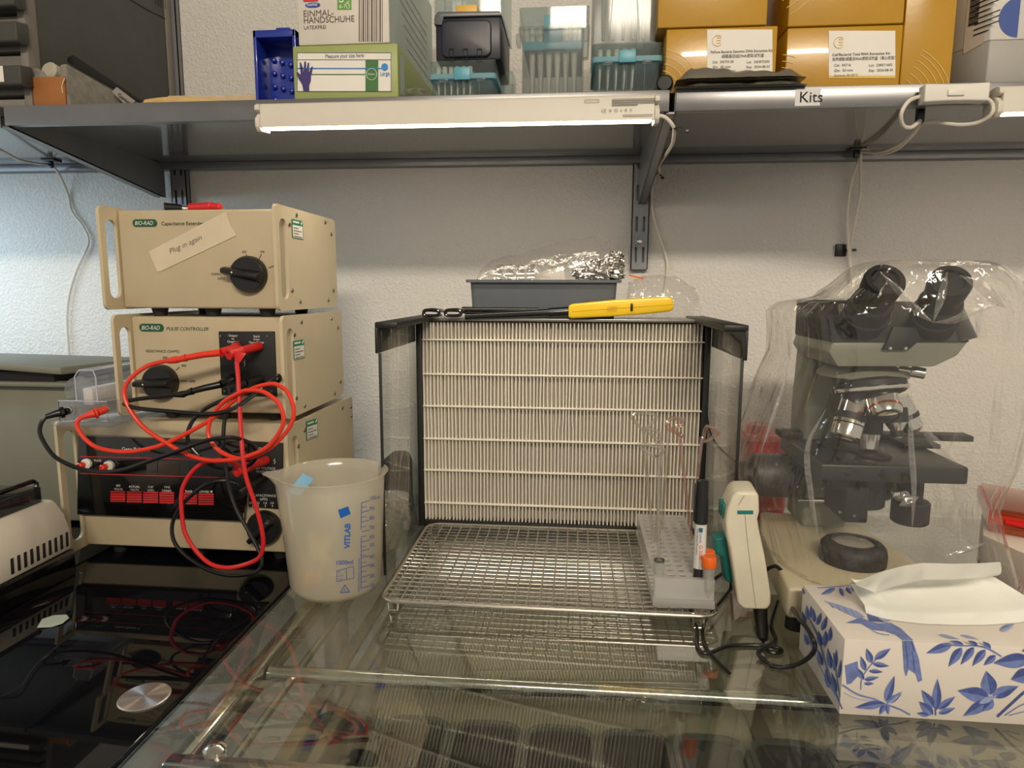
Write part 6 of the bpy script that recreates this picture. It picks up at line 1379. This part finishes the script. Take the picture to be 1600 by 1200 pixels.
# bird tail on the front, bird on the top
flat(1, [(1410, 1001), (1426, 1001), (1436, 1030), (1441, 1063), (1435, 1066), (1431, 1053), (1420, 1046), (1416, 1057), (1413, 1048)], FR)
for k in range(4): stem([(1414+3.5*k, 1003), (1418+4.4*k, 1028), (1418+5.6*k, 1048)], .7, FR, 0)
flat(1, [(1321, 973), (1333, 969), (1345, 964), (1353, 968), (1372, 974), (1392, 973), (1408, 982), (1418, 992), (1427, 1000), (1410, 1000), (1400, 992), (1382, 986), (1362, 984), (1345, 974)], TP)
flat(2, [(1287, 938), (1312, 945), (1340, 955), (1352, 964), (1340, 966), (1322, 958), (1303, 948)], TP)
for k in range(4): stem([(1296+11*k, 942+3.4*k), (1302+11*k, 950+3.6*k)], .6, TP, 1)
flat(0, [(1356, 954), (1372, 957), (1395, 967), (1380, 972), (1358, 970), (1355, 962)], TP); flat(2, [(1372, 966), (1392, 962), (1398, 966), (1384, 973)], TP)
stem([(1362, 985), (1375, 990), (1390, 992)], .5, TP, 1)
stem([(1277, 918), (1300, 917), (1333, 914)], .6, TP, 1)
for q in ((1305, 919, 1282, 929, 3.5), (1312, 918, 1318, 932, 3.5), (1322, 917, 1330, 928, 3.2), (1330, 916, 1339, 925, 3.0)): leaf(*q, TP)
leaf(1562, 985, 1585, 975, 5, TP, 2, 1); leaf(1586, 938, 1602, 950, 3, TP); leaf(1466, 991, 1500, 999, 2.5, TP, 2, 2); leaf(1500, 992, 1530, 999, 2.5, TP, 2, 2)
# short side
for q in ((1258, 975, 1253, 955, 3.5), (1262, 968, 1260, 945, 3.5), (1266, 965, 1267, 946, 3), (1272, 972, 1270, 950, 3.5), (1276, 976, 1283, 957, 4), (1284, 985, 1292, 962, 4.5), (1262, 1008, 1256, 990, 3.5), (1270, 1010, 1262, 988, 3.5), (1282, 1010, 1278, 985, 5), (1288, 1010, 1290, 984, 4.5), (1295, 1002, 1298, 978, 4), (1285, 1040, 1277, 1014, 4.5), (1298, 1045, 1293, 1012, 5), (1303, 1048, 1307, 1014, 4.5), (1295, 1075, 1290, 1044, 5), (1306, 1082, 1299, 1050, 4.5), (1310, 1060, 1314, 1030, 3), (1256, 928, 1253, 918, 2)): leaf(*q, LF)
stem([(1316, 1108), (1300, 1070), (1288, 1030), (1276, 990), (1262, 962)], 1.1, LF, 1); stem([(1312, 1090), (1306, 1050), (1302, 1020)], .8, LF, 1); stem([(1308, 1092), (1285, 1050), (1270, 1015), (1256, 985)], .7, LF, 2)
for pl in (FR, TP, LF): FL[pl].build('floral_print', ['flora_dark', 'flora_mid', 'flora_light'], t)
pm('slot_dark', (120, 116, 108), .8)
g = MB(); g.poly([gz(x, y, KZ+.0004) for x, y in ((1352, 959), (1400, 970), (1470, 976), (1560, 975), (1620, 968), (1620, 950), (1500, 945), (1400, 946))]); g.build('opening', 'slot_dark', t)
tt_ = thing('tissue', 'white tissue pulled up out of the tissue box', 'tissue', gz(1450, 960, KZ))
def lerp_line(Lp, u):
    f = u*(len(Lp)-1); i = min(int(f), len(Lp)-2); w = f-i; return Lp[i].lerp(Lp[i+1], w)
SL = [gz(x, y, KZ+.0006) for x, y in ((1353, 958), (1375, 965), (1400, 970), (1440, 974.5), (1490, 976.5), (1540, 976.5), (1590, 973), (1635, 966))]
AP = [at(x, y, Y) for x, y, Y in ((1352, 946, .608), (1378, 951, .606), (1405, 953, .604), (1445, 953, .604), (1490, 953, .604), (1535, 952, .606), (1580, 951, .610), (1630, 950, .616))]
TL = [at(x, y, Y) for x, y, Y in ((1337, 915, .612), (1352, 922, .609), (1368, 925, .607), (1405, 913, .607), (1445, 906, .608), (1490, 905, .610), (1530, 904, .613), (1552, 903, .617))]
def body_fn(u, v):
    if v < .35: p = lerp_line(SL, u).lerp(lerp_line(AP, u), v/.35)
    else: p = lerp_line(AP, u).lerp(lerp_line(TL, u), (v-.35)/.65)
    w = .0028*noise.noise(Vector((u*6, v*2.5, 3)))+.0012*noise.noise(Vector((u*15, v*4, 8)))
    return p+Vector((0, w*math.sin(PI*v)*1.6 + .020*math.sin(PI*min(1, max(0, (v-.30)/.70))) + .008*max(0, v-.5), 0))
mb = MB().grid(body_fn, 60, 24); mb.v += [v+Vector((.0002, .0010, .0002)) for v in mb.v]; k0 = len(mb.v)//2; f0 = len(mb.f); mb.f += [[i+k0 for i in f][::-1] for f in mb.f]; mb.m += [0]*f0
mb.build('sheet', 'tissue_paper', tt_, sharp=40)
UB = [at(x, y, Y) for x, y, Y in ((1335, 913, .604), (1352, 920, .596), (1367, 926, .590), (1405, 914, .586), (1442, 906, .585), (1490, 905, .586), (1530, 903, .588), (1560, 899, .592))]
UT = [at(x, y, Y) for x, y, Y in ((1336, 910, .622), (1355, 902, .622), (1378, 893, .620), (1412, 884, .618), (1442, 879.5, .617), (1490, 881, .618), (1530, 880, .620), (1563, 878, .622))]
def up_fn(u, v):
    p = lerp_line(UB, u).lerp(lerp_line(UT, u), v); w = .0014*noise.noise(Vector((u*7, v*2, 11)))*math.sin(PI*v)
    return p+Vector((0, w-.003*math.sin(PI*v), w))
mb = MB().grid(up_fn, 50, 10); mb.grid(lambda u, v: lerp_line(UT, u).lerp(lerp_line(TL, u)+Vector((0, .012, .002)), v), 50, 6)
mb.build('folded_edge', 'tissue_paper', tt_, sharp=40)

# ================================================================== right-hand background
pm('sharps_red', (206, 34, 40), .3, coat=.3); clear('sharps_pink', (.95, .62, .60), .25, (.9, .45, .42), rough=.1)
xa, xb, _, zt_ = rect(1166, 690, 1240, 790, 1.06)
t = thing('sharps_bin', 'red plastic sharps bin against the wall behind the microscope cover', 'bin', ((xa+xb)/2, 1.08, 0))
mb = MB(); c = Vector(((xa+xb)/2, 1.09, 0)); w_ = (xb-xa)/2
def rr(z, e): return rloop(c.x-w_+e, c.x+w_-e, 1.055+e, 1.13-e, .012, 4, 'z', z)
lv = [rr(0, .008), rr(zt_, 0)]; n_ = len(lv[0]); mb.add([v for L in lv for v in L], [[k, (k+1) % n_, n_+(k+1) % n_, n_+k] for k in range(n_)]+[list(range(n_))[::-1]]+[[n_+k for k in range(n_)]]); mb.build('bin_body', 'sharps_red', t)
MB().prism(rr(zt_+.0002, -.003), (0, 0, .010), .002).cyl((c.x-.012, 1.09, zt_+.010), (c.x-.012, 1.09, zt_+.022), .020, n=28, bev=.002).build('lid', 'sharps_pink', t)
pm('box_carton', (214, 200, 188), .6)
P0, P1 = gz(1536, 836, .055), gz(1606, 867, .055)
pl_ = [P0, P1, P1+Vector((.22, .04, 0)), P1+Vector((.22, .24, 0)), Vector((at(1534, 800, P0.y+.16).x, P0.y+.16, .055))]
t = thing('white_carton', 'white carton under the orange acrylic box by the wall', 'box', (P1.x+.05, P1.y+.1, 0))
MB().prism([Vector((p.x, p.y, 0)) for p in pl_], (0, 0, .055), .001).build('carton', 'box_carton', t)
clear('orange_acrylic', (.88, .26, .09), .35, (.80, .22, .08), rough=.06, f0=.07); pm('orange_solid', (190, 62, 30), .25, coat=.5); pm('orange_label_', (222, 104, 50), .4); pm('red_bar', (214, 30, 26), .3)
z0 = .0555; O0 = gz(1540, 830, z0); O1 = gz(1620, 844, z0)
t = thing('acrylic_box', 'orange acrylic box with a red strip lying on the white carton', 'box', ((O0.x+O1.x)/2, O0.y+.05, z0))
O1 = O0+(O1-O0).normalized()*.17
pg = [O0+Vector((.004, 0, 0)), O1, O1+Vector((.02, .12, 0)), Vector((at(1527, 790, O0.y+.12).x, O0.y+.12, z0))]
MB().prism([Vector((p.x, p.y, z0)) for p in pg], (0, 0, .010), .001).build('base', 'orange_acrylic', t)
MB().prism([Vector((p.x, p.y+.004, z0+.010)) for p in pg], (0, 0, .016)).build('core', 'orange_solid', t)
MB().prism([Vector((p.x, p.y-.003, z0+.026)) for p in pg], (0, 0, .006), .001).build('lid', 'orange_acrylic', t)
a = Vector((O0.x+.02, O0.y-.004, z0+.015)); b = Vector((O1.x-.02, O1.y-.004, z0+.018)); MB().tube([a, b], .004, 12).build('red_strip', 'red_bar', t)
c4 = [pg[0].lerp(pg[3], .15).lerp(pg[1].lerp(pg[2], .15), .35), pg[0].lerp(pg[3], .15).lerp(pg[1].lerp(pg[2], .15), .9), pg[0].lerp(pg[3], .6).lerp(pg[1].lerp(pg[2], .6), .9), pg[0].lerp(pg[3], .6).lerp(pg[1].lerp(pg[2], .6), .35)]
MB().poly([Vector((p.x, p.y, z0+.0324)) for p in c4]).build('label', 'orange_label_', t)
c = gz(1585, 918, 0)
tag(MB().hexa([(c.x-.02, c.y+.02, 0), (c.x+.05, c.y+.02, 0), (c.x+.05, c.y+.05, 0), (c.x-.02, c.y+.05, 0), (c.x-.014, c.y+.03, .018), (c.x+.05, c.y+.026, .006), (c.x+.05, c.y+.05, .006), (c.x-.014, c.y+.05, .018)], .002).build('black_pouch', 'black_matte'), 'black folded pouch behind the tissue box next to the carton', 'pouch')
for o in bpy.data.objects:
    if '_o' in o: del o['_o']
